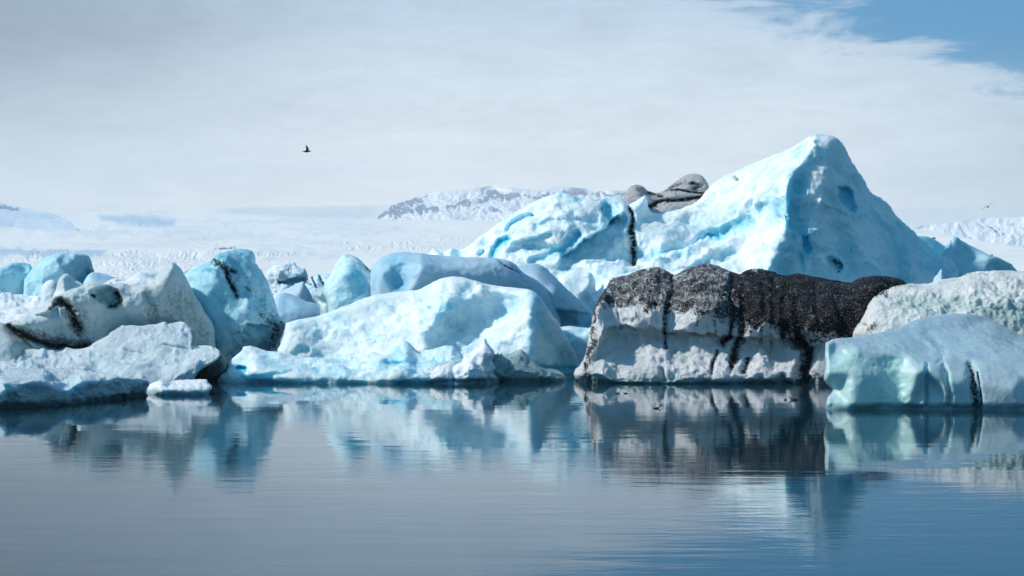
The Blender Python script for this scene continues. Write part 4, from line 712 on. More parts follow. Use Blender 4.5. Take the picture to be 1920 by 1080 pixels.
berg('iceberg', 'ash-covered iceberg, black above and dented white below, right of centre', WL(720.5),
     [(1086, 745), (1090, 728), (1088, 719), (1078, 712), (1075, 702), (1080, 690), (1092, 678), (1097, 664), (1101, 648), (1104, 630), (1108, 612), (1110, 596), (1112, 584), (1117, 572), (1122, 560), (1130, 550), (1138, 538), (1143, 526), (1150, 521), (1165, 518), (1178, 515), (1190, 509), (1205, 505), (1220, 502), (1236, 501), (1248, 506), (1256, 511), (1264, 516), (1272, 512), (1284, 505), (1298, 499), (1315, 495), (1332, 495), (1348, 498), (1362, 505), (1376, 511), (1388, 514), (1398, 509), (1412, 506), (1430, 505), (1448, 508), (1460, 514), (1470, 517), (1484, 515), (1496, 513), (1508, 514), (1522, 518), (1545, 522), (1572, 527), (1596, 529), (1606, 523), (1625, 518), (1648, 517), (1672, 519), (1690, 524), (1700, 532), (1705, 560), (1708, 745)],
     [(1080, 705, 2.2), (1100, 690, 1.4), (1125, 700, 0), (1112, 620, 2.2), (1130, 625, 0.5), (1120, 575, 2.5), (1145, 528, 8.5), (1150, 560, 6.0), (1140, 590, 3.6), (1235, 503, 8.5), (1210, 540, 5.4), (1220, 590, 2.2), (1262, 520, 8), (1262, 560, 4.2), (1320, 497, 8.2), (1310, 530, 5.0), (1320, 585, 1.4), (1385, 518, 7), (1385, 560, 3.6), (1430, 507, 7), (1430, 550, 3.4), (1440, 600, 0.6), (1500, 517, 6), (1500, 560, 2.4), (1520, 610, 0.2), (1600, 530, 5), (1600, 570, 1.6), (1650, 520, 5), (1690, 530, 5.5), (1650, 600, 0.8),
      (1150, 640, 3.4), (1250, 640, 3.0), (1350, 650, 2.5), (1450, 660, 2.0), (1550, 660, 1.0), (1150, 690, 0.9), (1250, 690, 0.5), (1350, 695, 0.3), (1450, 700, 0.3), (1550, 700, 0.4), (1150, 720, 0.1), (1250, 720, 0), (1350, 721, 0), (1450, 721, 0), (1550, 722, 0.4), (1700, 720, 1)],
     M_ASH, R_=17, Tf=1.3, Tb=7, blur=4, edge=1.3, blue=0.18, bluevar=0.2, step=1.7, ebias=0.5,
     noises=[(0.34, (1.7, 1.7, 2.6), 'f'), (0.32, 1.15, 'c'), (0.12, (0.5, 0.5, 0.7), 'f'), (0.04, 0.22, 'f')],
     strokes=[('ledge', [(1128, 616), (1160, 612), (1210, 614), (1260, 619), (1320, 622), (1380, 630), (1440, 636), (1500, 642), (1560, 650)], {'w': 14, 'd': 1.0, 'blue': 0.45, 'wob': 0.5}),
              ('line', [(1130, 622), (1190, 628), (1300, 632), (1420, 648)], {'w': 9, 'blue': 0.45}),
              ('area', [(1112, 560), (1140, 500), (1380, 480), (1720, 490), (1720, 650), (1560, 640), (1500, 632), (1440, 622), (1400, 617), (1360, 600), (1320, 592), (1270, 582), (1200, 577), (1150, 573), (1125, 574)], {'w': 12, 'jag': 9, 'dirt': 0.72, 'rag': 0.5, 'wob': 1.2}),
              ('area', [(1366, 500), (1720, 500), (1720, 650), (1560, 632), (1470, 625), (1420, 610), (1386, 612), (1372, 570)], {'w': 13, 'jag': 9, 'dirt': 1.0, 'rag': 0.35, 'wob': 1.2}),
              ('area', [(1600, 515), (1700, 515), (1700, 530), (1640, 536), (1600, 532)], {'w': 5, 'dirt': 0.3}),
              ('line', [(1146, 524), (1132, 545), (1120, 568), (1112, 590)], {'w': 7, 'dirt': 0.95, 'rag': 0.8, 'wob': 0.9}), ('line', [(1114, 585), (1112, 625), (1104, 660), (1098, 690), (1102, 716)], {'w': 7.5, 'd': 0.3, 'dirt': 0.85, 'rag': 0.9, 'wob': 0.9}), ('line', [(1092, 690), (1084, 712)], {'w': 4, 'dirt': 0.6, 'rag': 1.3}),
              ('line', [(1262, 514), (1260, 545), (1250, 580), (1246, 620), (1247, 650)], {'w': 3.6, 'd': 0.7, 'dirt': 0.85, 'rag': 0.8, 'wob': 0.7}), ('line', [(1155, 572), (1160, 600), (1164, 618)], {'w': 2, 'd': 0.2, 'dirt': 0.55}),
              ('line', [(1376, 516), (1370, 560), (1374, 600), (1366, 630), (1356, 640)], {'w': 7, 'd': 0.8, 'dirt': 1.0, 'rag': 0.5, 'wob': 0.6}), ('line', [(1396, 516), (1394, 580), (1390, 620), (1378, 660), (1374, 690)], {'w': 7, 'd': 0.6, 'dirt': 1.0, 'rag': 0.6, 'wob': 0.7}),
              ('line', [(1346, 655), (1338, 680), (1335, 698)], {'w': 3.5, 'd': 0.35, 'dirt': 0.85, 'wob': 0.8}), ('line', [(1402, 670), (1396, 690)], {'w': 5, 'd': 0.4, 'dirt': 0.85}), ('line', [(1326, 610), (1331, 630)], {'w': 5, 'dirt': 0.45, 'rag': 1.3}), ('line', [(1281, 660), (1284, 675)], {'w': 7, 'd': 0.4, 'blue': 0.5, 'dirt': 0.25}), ('line', [(1262, 655), (1268, 665)], {'w': 9, 'd': 0.4, 'blue': 0.4, 'dirt': 0.15}),
              ('line', [(1470, 560), (1474, 600), (1468, 628)], {'w': 8, 'd': 0.5, 'dirt': 1.0}), ('line', [(1430, 520), (1436, 590)], {'w': 5, 'd': 0.3, 'dirt': 0.9}), ('line', [(1530, 530), (1535, 600)], {'w': 7, 'd': 0.4, 'dirt': 1.0}),
              ('line', [(1500, 640), (1516, 655), (1512, 690), (1510, 716)], {'w': 13, 'd': 1.5, 'dirt': 1.0, 'rag': 0.7, 'wob': 0.6}), ('line', [(1470, 636), (1540, 640)], {'w': 8, 'd': 0.3, 'dirt': 0.9, 'rag': 0.9}), ('line', [(1468, 708), (1476, 722)], {'w': 8, 'd': 0.5, 'dirt': 0.6, 'blue': 0.4}), ('line', [(1525, 700), (1550, 722)], {'w': 9, 'dirt': 0.62, 'rag': 1.6, 'wob': 1}),
              ('line', [(1240, 690), (1246, 712)], {'w': 4, 'd': 0.4, 'blue': 0.5}), ('line', [(1120, 719), (1200, 721), (1300, 722), (1500, 722)], {'w': 2.6, 'd': 0.3, 'blue': 0.5, 'dirt': 0.3}), ('line', [(1290, 568), (1310, 575)], {'w': 4, 'dirt': 0.8, 'rag': 1.2}), ('line', [(1190, 560), (1194, 600)], {'w': 3, 'dirt': 0.5}), ('line', [(1310, 560), (1306, 612)], {'w': 4, 'dirt': 0.55}), ('line', [(1345, 580), (1342, 628)], {'w': 4, 'dirt': 0.65}), ('line', [(1425, 600), (1428, 650)], {'w': 5, 'dirt': 0.6}), ('line', [(1446, 610), (1444, 680)], {'w': 4, 'dirt': 0.5}), ('line', [(1490, 560), (1496, 640)], {'w': 8, 'd': 0.4, 'dirt': 1.2}), ('line', [(1450, 520), (1452, 600)], {'w': 6, 'd': 0.4, 'dirt': 1.2}), ('line', [(1570, 535), (1574, 620)], {'w': 8, 'd': 0.4, 'dirt': 1.2})])
berg('iceberg', 'long pale crusted iceberg with greenish fluted rim, right edge, behind the clear teal one', 121,
     [(1590, 745), (1596, 660), (1599, 628), (1602, 616), (1612, 604), (1619, 590), (1626, 572), (1634, 558), (1644, 550), (1660, 543), (1672, 538), (1688, 535), (1702, 532), (1722, 533), (1744, 531), (1758, 525), (1772, 523), (1788, 521), (1802, 519), (1815, 512), (1830, 509), (1850, 508), (1875, 507), (1900, 508), (1925, 509), (1960, 514), (2010, 522), (2060, 535), (2110, 560), (2130, 745)],
     [(1605, 615, 2.5), (1640, 552, 5.5), (1700, 534, 6.4), (1700, 550, 4.4), (1770, 524, 6), (1770, 545, 3.6), (1830, 511, 5.6), (1830, 535, 3.2), (1920, 510, 4.6), (1920, 540, 2.5), (2060, 540, 3), (1640, 580, 2.8), (1700, 575, 2.2), (1770, 575, 1.6), (1830, 570, 1.0), (1920, 580, 0.2), (1640, 620, 1), (1700, 610, 0.6), (1780, 600, 0.6), (1920, 610, 0), (1800, 740, -2), (2060, 740, -2)],
     M_GREEN, R_=16, Tf=1.4, Tb=6, blur=4, edge=1.3, blue=0.2, bluevar=0.25, dirt=0.08, step=1.8, ebias=0.5,
     noises=[(0.35, (1.4, 1.4, 3.0), 'f'), (0.16, 0.9, 'c'), (0.12, (0.35, 0.35, 1.1), 'f'), (0.05, 0.25, 'f')],
     strokes=[('line', [(1700, 565), (1760, 572), (1830, 572), (1930, 585)], {'w': 14, 'd': 0.5, 'blue': 0.5, 'wob': 1}), ('line', [(1850, 590), (1930, 612)], {'w': 16, 'blue': 0.5, 'dirt': 0.2}), ('line', [(1640, 551), (1660, 545), (1662, 553)], {'w': 5, 'dirt': 0.8, 'rag': 1.3}), ('line', [(1618, 605), (1630, 618), (1640, 608)], {'w': 7, 'dirt': 0.6, 'rag': 1.5, 'wob': 1}),
              ('line', [(1660, 536), (1700, 534), (1725, 540)], {'w': 8, 'dirt': 0.36, 'rag': 1.4}), ('line', [(1880, 515), (1925, 545)], {'w': 26, 'dirt': 0.16})])
D5 = WL(768)
berg('iceberg', 'nearest clear teal iceberg with snow-dusted top and a black-grit groove, lower right', D5,
     [(1546, 790), (1548, 768), (1549, 756), (1552, 744), (1560, 736), (1562, 730), (1552, 722), (1545, 712), (1546, 700), (1548, 685), (1547, 668), (1547, 650), (1548, 642), (1558, 637), (1578, 634), (1600, 632), (1620, 629), (1642, 625), (1662, 620), (1682, 616), (1698, 608), (1715, 600), (1738, 594), (1762, 590), (1788, 588), (1812, 588), (1836, 591), (1856, 597), (1874, 606), (1892, 616), (1910, 625), (1925, 632), (1960, 645), (2010, 660), (2070, 690), (2110, 720), (2120, 790)],
     [(1550, 645, 1.5), (1570, 638, 2.0), (1600, 635, 3.2), (1660, 623, 5.5), (1700, 609, 9), (1760, 592, 13), (1810, 590, 15), (1860, 600, 17), (1925, 633, 17), (2010, 662, 16), (1600, 650, 1.3), (1650, 658, 1.3), (1700, 660, 1.3), (1690, 640, 3.6), (1750, 630, 7), (1800, 620, 10), (1745, 672, 1.2), (1790, 662, 2.6), (1780, 680, 0.8), (1860, 650, 5), (1850, 680, 1.2), (1920, 665, 4), (1920, 700, 0.6), (1980, 700, 0.6), (2060, 700, 2),
      (1550, 700, 0.5), (1600, 700, 0.3), (1650, 700, 0.6), (1690, 700, 0.7), (1720, 700, -0.2), (1737, 690, 0.0), (1745, 720, 0.5), (1775, 720, -0.4), (1830, 720, 0), (1832, 700, 0.4), (1900, 730, -0.5), (1562, 732, 1.0), (1555, 765, 0), (1600, 765, -0.3), (1650, 768, 0), (1700, 768, 0), (1737, 768, -0.2), (1780, 770, -0.4), (1850, 768, -0.3), (1920, 772, -0.6), (2060, 768, 0)],
     M_TEAL, R_=9, Tf=0.7, Tb=4, blur=4, edge=0.7, blue=0.12, bluevar=0.14, step=1.8, ebias=0.4,
     noises=[(0.16, (2.4, 4.0, 2.4), 'f'), (0.035, (0.7, 3.0, 2.0), 'f'), (0.02, (0.35, 0.8, 0.35), 'f')],
     strokes=[('area', [(1549, 658), (1600, 652), (1640, 664), (1700, 668), (1715, 700), (1712, 762), (1600, 764), (1560, 764), (1565, 730), (1548, 712)], {'w': 9, 'blue': 0.62, 'wob': 0.8}),
              ('line', [(1662, 690), (1680, 720), (1678, 755)], {'w': 20, 'blue': 0.35, 'd': 0.2}), ('area', [(1745, 690), (1810, 690), (1812, 765), (1750, 765)], {'w': 9, 'blue': 0.28}),
              ('ledge', [(1737, 765), (1736, 720), (1740, 690), (1732, 676)][::-1], {'w': 7, 'd': -0.35, 'wob': 0.5}), ('line', [(1738, 684), (1735, 725), (1738, 760)], {'w': 3.5, 'd': 0.35, 'blue': 0.2, 'wob': 0.6}),
              ('line', [(1770, 684), (1778, 715), (1782, 760)], {'w': 4.5, 'd': 0.3, 'dirt': 0.42, 'rag': 1.1, 'wob': 0.9}), ('line', [(1820, 688), (1824, 720), (1832, 766)], {'w': 8, 'd': 0.5, 'dirt': 0.85, 'rag': 1.3, 'wob': 0.5}), ('line', [(1834, 700), (1838, 735), (1840, 768)], {'w': 2.5, 'd': 0.3, 'dirt': 1.0, 'wob': 0.5}),
              ('line', [(1758, 680), (1768, 672)], {'w': 3, 'd': 0.2, 'dirt': 0.4}), ('line', [(1800, 640), (1825, 633)], {'w': 2.5, 'd': 0.25, 'dirt': 0.28, 'wob': 1}), ('line', [(1870, 660), (1895, 652), (1920, 648)], {'w': 2.5, 'd': 0.25, 'dirt': 0.3, 'wob': 1}), ('line', [(1740, 625), (1765, 655), (1765, 668)], {'w': 10, 'd': 0.35})])

# ------------------------------------------------------------------ low floes along the open water
berg('ice_floe', 'low pale blue floe with a small dark melt hole, before the broad white iceberg', WL(720),
     [(396, 745), (400, 727), (405, 716), (414, 706), (424, 696), (430, 684), (436, 672), (448, 661), (458, 652), (469, 648), (482, 651), (494, 656), (504, 658), (528, 661), (554, 667), (576, 670), (598, 673), (620, 673), (639, 674), (655, 671), (668, 670), (685, 664), (699, 660), (712, 662), (722, 662), (734, 652), (745, 644), (756, 638), (764, 640), (772, 648), (784, 660), (800, 656), (818, 653), (836, 648), (848, 649), (860, 656), (867, 665), (872, 680), (876, 700), (872, 745)],
     [(410, 712, 2), (430, 690, 3), (448, 664, 5), (470, 650, 6), (500, 660, 5.5), (480, 675, 2.5), (520, 672, 4), (550, 685, 2.5), (556, 670, 5), (600, 675, 5), (600, 692, 2), (640, 676, 5), (640, 690, 2), (700, 664, 5.5), (700, 684, 1.8), (745, 646, 5.5), (745, 665, 3), (765, 642, 5), (760, 672, 1.6), (790, 662, 5), (790, 680, 1.4), (845, 650, 4.5), (845, 672, 1.6), (870, 690, 2.5), (430, 705, 0.8), (480, 695, 1), (530, 700, 0.6), (600, 705, 0.4), (680, 705, 0.2), (760, 705, 0.2), (840, 700, 0.6), (420, 721, 0), (600, 719, 0), (860, 716, 0.5)],
     M_ICE, R_=6, Tf=0.7, Tb=2.5, blur=3, edge=1.8, blue=0.22, bluevar=0.25, step=1.9, ebias=0.5,
     noises=[(0.35, (2.0, 2.0, 1.0), 'f'), (0.16, 1.0, 'c'), (0.08, 0.4, 'f')],
     strokes=[('line', [(447, 690), (458, 692)], {'w': 5.5, 'd': 1.3, 'blue': 1.0, 'pow': 4, 'wob': 0.3}), ('ledge', [(425, 706), (460, 702), (500, 700), (545, 692), (556, 688)], {'w': 8, 'd': 0.6, 'blue': 0.25}), ('ledge', [(560, 690), (620, 688), (690, 690)], {'w': 8, 'd': 0.5, 'blue': 0.3}), ('line', [(748, 648), (756, 662)], {'w': 3, 'd': 0.3, 'dirt': 0.3}), ('ledge', [(697, 682), (750, 672), (860, 668)], {'w': 10, 'd': 0.5, 'blue': 0.2}), ('line', [(680, 690), (700, 700)], {'w': 8, 'd': 0.3})])
berg('ice_chunk', 'glassy greenish clear ice chunk with a white crest, before the broad white iceberg', WL(717),
     [(912, 735), (912, 700), (918, 668), (925, 660), (929, 666), (934, 660), (936, 668), (940, 660), (944, 666), (950, 664), (956, 663), (964, 659), (972, 656), (977, 653), (982, 658), (988, 663), (994, 669), (1000, 674), (1006, 682), (1014, 688), (1024, 692), (1036, 692), (1046, 694), (1054, 699), (1060, 706), (1062, 714), (1062, 735)],
     [(930, 665, 1.6), (960, 664, 1.6), (977, 655, 1.6), (1000, 676, 1.4), (1035, 693, 1.6), (1060, 708, 1.5), (930, 695, 0.2), (970, 685, 0), (1010, 700, 0), (960, 714, -0.2), (1050, 713, 0.4)],
     M_GLASS, R_=6, Tf=0.5, Tb=1.6, blur=2.5, edge=1.6, blue=0.6, bluevar=0.35, step=1.5, ebias=0.8,
     noises=[(0.26, (0.9, 0.9, 0.5), 'r'), (0.14, 0.35, 'f'), (0.10, 0.25, 'c')],
     strokes=[('line', [(935, 676), (955, 668), (972, 660), (990, 668), (1002, 680)], {'w': 6, 'blue': -0.7, 'wob': 0.8}), ('line', [(925, 666), (942, 664)], {'w': 6, 'd': 0.2, 'blue': -0.3})])
berg('ice_chunk', 'crumbly snow-white ice chunk ending in a low spit, left of the glassy green chunk', WL(720),
     [(752, 735), (752, 718), (751, 713), (758, 710), (766, 708), (776, 704), (786, 698), (796, 695), (806, 694), (813, 694), (816, 688), (822, 683), (834, 681), (846, 681), (852, 685), (858, 682), (866, 680), (868, 672), (872, 665), (880, 662), (886, 656), (894, 652), (900, 650), (903, 642), (907, 636), (911, 635), (914, 642), (918, 648), (923, 653), (928, 664), (922, 676), (930, 690), (926, 700), (938, 712), (944, 735)],
     [(760, 710, 0.8), (800, 696, 1), (790, 706, 0.2), (835, 683, 1.4), (830, 698, 0), (868, 676, 1.4), (860, 692, 0.4), (885, 660, 1.4), (880, 690, -0.3), (910, 638, 1.6), (905, 660, 0.5), (905, 690, 0.5), (800, 716, 0), (850, 718, -0.2), (870, 718, -0.3), (900, 714, 0.3), (922, 700, 1)],
     M_SNOW, R_=8, Tf=0.7, Tb=1.6, blur=2.5, edge=1.6, blue=0.08, bluevar=0.15, step=1.5, ebias=0.7,
     noises=[(0.30, 1.0, 'f'), (0.22, 0.55, 'c'), (0.08, 0.22, 'f')],
     strokes=[('line', [(800, 716), (840, 716), (880, 716), (920, 712)], {'w': 5, 'blue': 0.7, 'd': 0.2}), ('line', [(848, 690), (851, 712)], {'w': 4, 'd': 0.4, 'blue': 0.3})])
berg('ice_lump', 'rounded black silty lump of ice at the right tip of the snowy left-hand floe', WL(716),
     [(360, 740), (358, 715), (364, 700), (378, 684), (392, 670), (402, 657), (412, 655), (420, 664), (425, 676), (428, 688), (426, 700), (418, 708), (410, 715), (400, 720), (392, 724), (390, 740)],
     [(405, 660, 1.4), (424, 685, 1), (395, 685, 0.3), (410, 695, 0), (380, 705, 0.5), (395, 718, 0)], M_BLACK, R_=12, Tf=1.3, Tb=2, blur=3, noises=[(0.15, 0.9, 'f'), (0.06, 0.3, 'f')], edge=0.7, blue=0.3, step=1.7)
berg('ice_floe', 'upper snowy floe on the left with lumpy ridges and an upturned grey nose', WL(724),
     [(-170, 800), (-170, 657), (-60, 654), (0, 655), (30, 657), (62, 654), (95, 656), (125, 655), (150, 654), (166, 650), (180, 640), (192, 634), (203, 628), (216, 617), (230, 611), (248, 610), (265, 610), (280, 609), (292, 608), (300, 605), (308, 603), (315, 607), (322, 605), (332, 603), (344, 604), (352, 609), (358, 616), (361, 628), (362, 640), (360, 648), (368, 648), (382, 648), (396, 648), (405, 652), (411, 657), (414, 664), (408, 673), (398, 681), (388, 687), (378, 693), (370, 700), (366, 708), (364, 718), (362, 728), (360, 800)],
     [(-170, 657, 9.3), (0, 656, 9.3), (60, 658, 8.9), (150, 656, 8.3), (0, 680, 4.7), (100, 680, 4.7), (200, 630, 8.3), (250, 612, 8.3), (300, 606, 8), (340, 606, 7.6), (355, 618, 7), (200, 655, 6.3), (260, 640, 6), (310, 630, 5.8), (345, 635, 5.1), (260, 662, 4.7), (330, 655, 4), (362, 650, 3.7), (400, 650, 3), (380, 660, 2), (408, 668, 1.6), (300, 680, 3), (200, 685, 3.3), (370, 680, 0.8), (-170, 700, 2), (0, 700, 2), (150, 700, 1.6), (250, 695, 0.6), (330, 700, 0), (368, 705, 0.3), (200, 725, -0.4), (300, 725, -0.2), (360, 725, 0.4), (-170, 790, -3)],
     M_FLOE, R_=5, Tf=0.6, Tb=3, blur=3, edge=2.0, blue=0.08, bluevar=0.12, step=1.8, ebias=0.5,
     noises=[(0.50, (2.0, 3.5, 2.0), 'f'), (0.55, (1.0, 1.6, 1.0), 'c'), (0.14, (0.4, 0.6, 0.4), 'f')],
     strokes=[('line', [(168, 669), (190, 667), (225, 668), (245, 665)], {'w': 3, 'd': 0.3, 'dirt': 0.3, 'wob': 0.9}), ('line', [(375, 672), (392, 664), (403, 658)], {'w': 7, 'dirt': 0.42, 'rag': 1.3}), ('ledge', [(295, 640), (330, 645), (358, 650)], {'w': 12, 'd': 0.45}), ('ledge', [(180, 645), (230, 650), (280, 655)], {'w': 14, 'd': 0.3})])
berg('ice_floe', 'small knobbly white floe at the water edge under the upturned grey nose', WL(742),
     [(268, 765), (270, 735), (276, 722), (286, 717), (298, 714), (314, 713), (330, 712), (346, 711), (362, 711), (376, 711), (388, 712), (391, 717), (397, 722), (398, 728), (393, 734), (390, 740), (388, 765)],
     [(285, 718, 2.4), (340, 712, 3), (388, 713, 2.2), (300, 728, 0.3), (350, 726, 0.3), (385, 728, 0.4), (300, 742, 0), (350, 741, 0), (388, 739, 0.3)], M_SNOW, R_=7, Tf=0.6, Tb=1.4, blur=2.5, edge=1.3, blue=0.05, bluevar=0.12, step=1.5, ebias=0.7,
     noises=[(0.12, 0.6, 'f'), (0.14, 0.35, 'c'), (0.04, 0.14, 'f')], strokes=[('line', [(285, 742), (330, 742), (390, 738)], {'w': 2.5, 'blue': 0.4, 'dirt': 0.35})])
berg('ice_floe', 'long foreground snow-capped floe at the lower left with a slate blue front face', 110,
     [(-170, 815), (-170, 698), (-60, 694), (0, 692), (40, 690), (80, 691), (120, 689), (145, 690), (162, 695), (178, 699), (200, 701), (220, 704), (240, 708), (260, 710), (274, 711), (279, 715), (280, 722), (276, 730), (274, 738), (278, 745), (280, 752), (280, 780)],
     [(-170, 700, 6), (0, 693, 5), (80, 692, 6.5), (150, 692, 7), (0, 712, -7.0), (80, 710, -5.6), (150, 708, -3.2), (210, 708, 0.2), (275, 714, 2.6), (-170, 722, -11.5), (-170, 790, -10.5), (0, 768, -6.2), (60, 766, -5.4), (120, 760, -3.4), (180, 753, -0.8), (230, 748, 1.6), (275, 745, 3.4), (0, 735, -7.0), (120, 730, -4.4), (230, 724, 0.8), (270, 727, 2.8), (0, 800, -6.5), (280, 780, 3)],
     M_FLOE, R_=4, Tf=0.4, Tb=2, blur=3, edge=1.6, blue=0.10, bluevar=0.10, step=1.7, ebias=0.5,
     noises=[(0.24, (1.2, 2.0, 0.9), 'f'), (0.26, (0.55, 0.9, 0.55), 'c'), (0.09, 0.22, 'f')],
     strokes=[('line', [(-160, 768), (0, 768), (100, 765), (200, 752), (280, 744)], {'w': 5, 'd': 0.35, 'blue': 0.7}), ('area', [(-160, 728), (0, 724), (120, 722), (270, 722), (270, 742), (120, 760), (-160, 775)], {'w': 8, 'blue': 0.25})])

# ------------------------------------------------------------------ birds
def bird_mat(name, c):
    m = bpy.data.materials.new(name); m.use_nodes = True; t = NT(m.node_tree); b = t.n['Principled BSDF']
    geo = t.new('ShaderNodeNewGeometry'); n = t.noise(geo.outputs['Position'], 30, 3)
    t.l.new(t.mix(n, tuple(x * 0.7 for x in c), tuple(x * 1.3 for x in c)), b.inputs['Base Color']); b.inputs['Roughness'].default_value = 0.7
    return m
M_BIRD = bird_mat('grey_brown_feathers', (0.055, 0.075, 0.085)); M_DARK = bird_mat('dark_feathers', (0.02, 0.022, 0.025)); M_BILL = bird_mat('bill_horn', (0.10, 0.08, 0.04))
def loft(bm, rings, n=10):
    prev = None
    for (x, y, z, ry, rz) in rings:
        cur = [bm.verts.new((x, y + ry * math.cos(2 * math.pi * k / n), z + rz * math.sin(2 * math.pi * k / n))) for k in range(n)]
        if prev:
            for k in range(n): bm.faces.new((prev[k], prev[(k + 1) % n], cur[(k + 1) % n], cur[k]))
        else: bm.faces.new(cur[::-1])
        prev = cur
    bm.faces.new(prev)
def bm_obj(name, bm, mat, parent=None):
    bmesh.ops.recalc_face_normals(bm, faces=bm.faces[:])
    me = bpy.data.meshes.new(name); bm.to_mesh(me); bm.free()
    for p in me.polygons: p.use_smooth = True
    me.materials.append(mat); o = bpy.data.objects.new(name, me); COL.objects.link(o)
    if parent: o.parent = parent
    return o
def wing(bm, spine, chords, th=0.012):     # spine points from the root to the tip, chord lengths
    prev = None
    for (p, c) in zip(spine, chords):
        x, y, z = p
        cur = [bm.verts.new((x + c * 0.45, y, z)), bm.verts.new((x + c * 0.1, y, z + th)), bm.verts.new((x - c * 0.55, y, z)), bm.verts.new((x + c * 0.1, y, z - th))]
        if prev:
            for k in range(4): bm.faces.new((prev[k], prev[(k + 1) % 4], cur[(k + 1) % 4], cur[k]))
        prev = cur
    bm.faces.new(prev)
def gull(label, at, Y, head, wings, S=1.0, group=None, tilt=(0, 0, 0)):
    bm = bmesh.new()
    loft(bm, [(-0.30, 0, 0.00, 0.045, 0.006), (-0.20, 0, 0, 0.03, 0.018), (-0.12, 0, 0, 0.05, 0.045), (0, 0, 0, 0.062, 0.062), (0.10, 0, 0.005, 0.055, 0.055), (0.16, 0, 0.02, 0.036, 0.036), (0.20, 0, 0.028, 0.034, 0.034), (0.235, 0, 0.028, 0.022, 0.022), (0.25, 0, 0.026, 0.01, 0.01)])
    for sp_, ch in wings: wing(bm, sp_, ch)
    o = bm_obj('bird', bm, M_BIRD)
    b2 = bmesh.new(); loft(b2, [(0.24, 0, 0.026, 0.009, 0.010), (0.27, 0, 0.022, 0.006, 0.007), (0.295, 0, 0.014, 0.002, 0.003)], 6)
    bm_obj('bill', b2, M_BILL, o)
    p = world(at[0], at[1], Y); o.location = p; o.scale = (S, S, S); o.rotation_euler = (tilt[0], tilt[1], head)
    tag(o, label, 'bird', group); return o
gull('gull with raised wings flying to the right, high in the pale sky at the left', (575, 284), 118, 0.0,
     [([(0.02, 0.04, 0.02), (0.05, 0.10, 0.14), (0.03, 0.12, 0.24), (-0.04, 0.12, 0.38)], [0.17, 0.15, 0.11, 0.02]), ([(0.02, -0.04, 0.02), (0.06, -0.12, 0.13), (0.04, -0.15, 0.22), (-0.03, -0.16, 0.34)], [0.17, 0.15, 0.11, 0.02])], S=1.0)
gull('gull gliding with spread bent wings low in the sky at the far right', (1852, 388), 150, R(90),
     [([(0, 0.03, 0.02), (0.03, 0.15, 0.04), (0.02, 0.28, -0.06), (-0.06, 0.46, -0.18)], [0.16, 0.14, 0.11, 0.02]), ([(0, -0.03, 0.02), (0.03, -0.13, 0.14), (0.02, -0.25, 0.26), (-0.06, -0.42, 0.33)], [0.16, 0.14, 0.11, 0.02])], S=0.95, tilt=(0, 0, 0))
gull('tiny dark gull skimming past the saddle right of the tall peak', (1751, 447), 190, R(20),
     [([(0, 0.03, 0.02), (0.03, 0.18, 0.10), (-0.02, 0.42, 0.02)], [0.16, 0.13, 0.02]), ([(0, -0.03, 0.02), (0.03, -0.18, 0.10), (-0.02, -0.42, 0.02)], [0.16, 0.13, 0.02])], S=0.9)
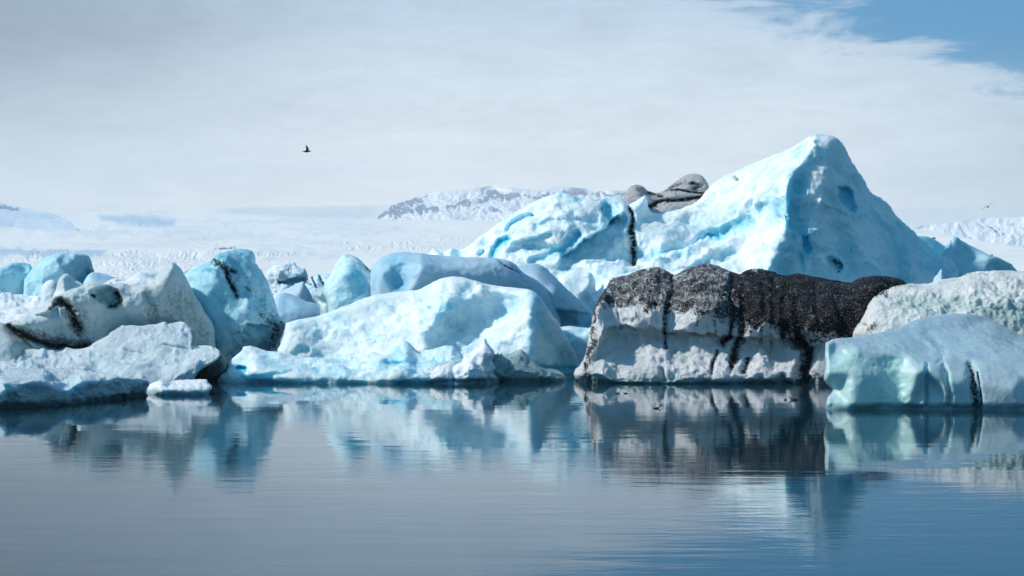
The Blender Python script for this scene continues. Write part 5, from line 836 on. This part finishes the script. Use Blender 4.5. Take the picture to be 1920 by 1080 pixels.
def duck(label, at, head, S=1.0, group=None, dive=False):
    Y = WL(at[1]); 
    bm = bmesh.new()
    loft(bm, [(-0.27, 0, 0.07, 0.02, 0.01), (-0.20, 0, 0.05, 0.07, 0.04), (-0.08, 0, 0.04, 0.11, 0.085), (0.06, 0, 0.04, 0.11, 0.085), (0.15, 0, 0.06, 0.075, 0.07), (0.19, 0, 0.12, 0.045, 0.045), (0.215, 0, 0.17, 0.045, 0.045), (0.26, 0, 0.175, 0.036, 0.034), (0.285, 0, 0.168, 0.018, 0.016)])
    o = bm_obj('bird', bm, M_DARK)
    b2 = bmesh.new(); loft(b2, [(0.275, 0, 0.168, 0.016, 0.012), (0.31, 0, 0.158, 0.014, 0.008), (0.34, 0, 0.15, 0.008, 0.004)], 6)
    bm_obj('bill', b2, M_BILL, o)
    p = world(at[0], at[1], Y); o.location = (p[0], p[1], -0.012); o.scale = (S, S, S); o.rotation_euler = (0, 0, head)
    tag(o, label, 'bird', group); return o
GB = 'dark birds swimming on the reflection of the ash-covered iceberg'
duck('left one of the two small dark birds swimming close under the ash-covered iceberg', (1158.5, 738), 0.1, 0.55, GB)
duck('right one of the two small dark birds swimming close under the ash-covered iceberg', (1173, 738), math.pi, 0.55, GB)
duck('dark bird swimming lowest, on the reflection of the ash-covered iceberg', (1231, 766), 0.0, 0.7, GB)
duck('small dark bird just left of the biggest one, by the clear teal iceberg', (1472.5, 750), 1.2, 0.6, GB)
duck('biggest dark swimming bird, near the left end of the clear teal iceberg', (1488, 750), 2.7, 1.0, GB)
duck('dark bird perched on the right-hand slope of the triangular slate blue iceberg', (1860, 478), 1.3, 0.8)
pb = [o for o in sc.objects if o.get('label', '').startswith('dark bird perched')][0]
pb.location = world(1860, 479.5, 201.5); 
HAZE = True
if HAZE:
    x0_, x1_, y0_, y1_, z0_, z1_ = -9000, 9000, -300, 15900, -6.0, 700.0
    bm = bmesh.new(); vs = [bm.verts.new((x, y, z)) for x in (x0_, x1_) for y in (y0_, y1_) for z in (z0_, z1_)]
    for f in ((0, 1, 3, 2), (4, 6, 7, 5), (0, 4, 5, 1), (2, 3, 7, 6), (0, 2, 6, 4), (1, 5, 7, 3)): bm.faces.new([vs[k] for k in f])
    m = bpy.data.materials.new('haze'); m.use_nodes = True; t = NT(m.node_tree)
    for n in list(t.n): t.n.remove(n)
    pv = t.new('ShaderNodeVolumePrincipled'); pv.inputs['Color'].default_value = (0.88, 0.93, 0.96, 1); pv.inputs['Density'].default_value = 6e-5; pv.inputs['Anisotropy'].default_value = 0.2
    o_ = t.new('ShaderNodeOutputMaterial'); t.l.new(pv.outputs[0], o_.inputs['Volume'])
    hz = bm_obj('haze', bm, m); tag(hz, kind='stuff')
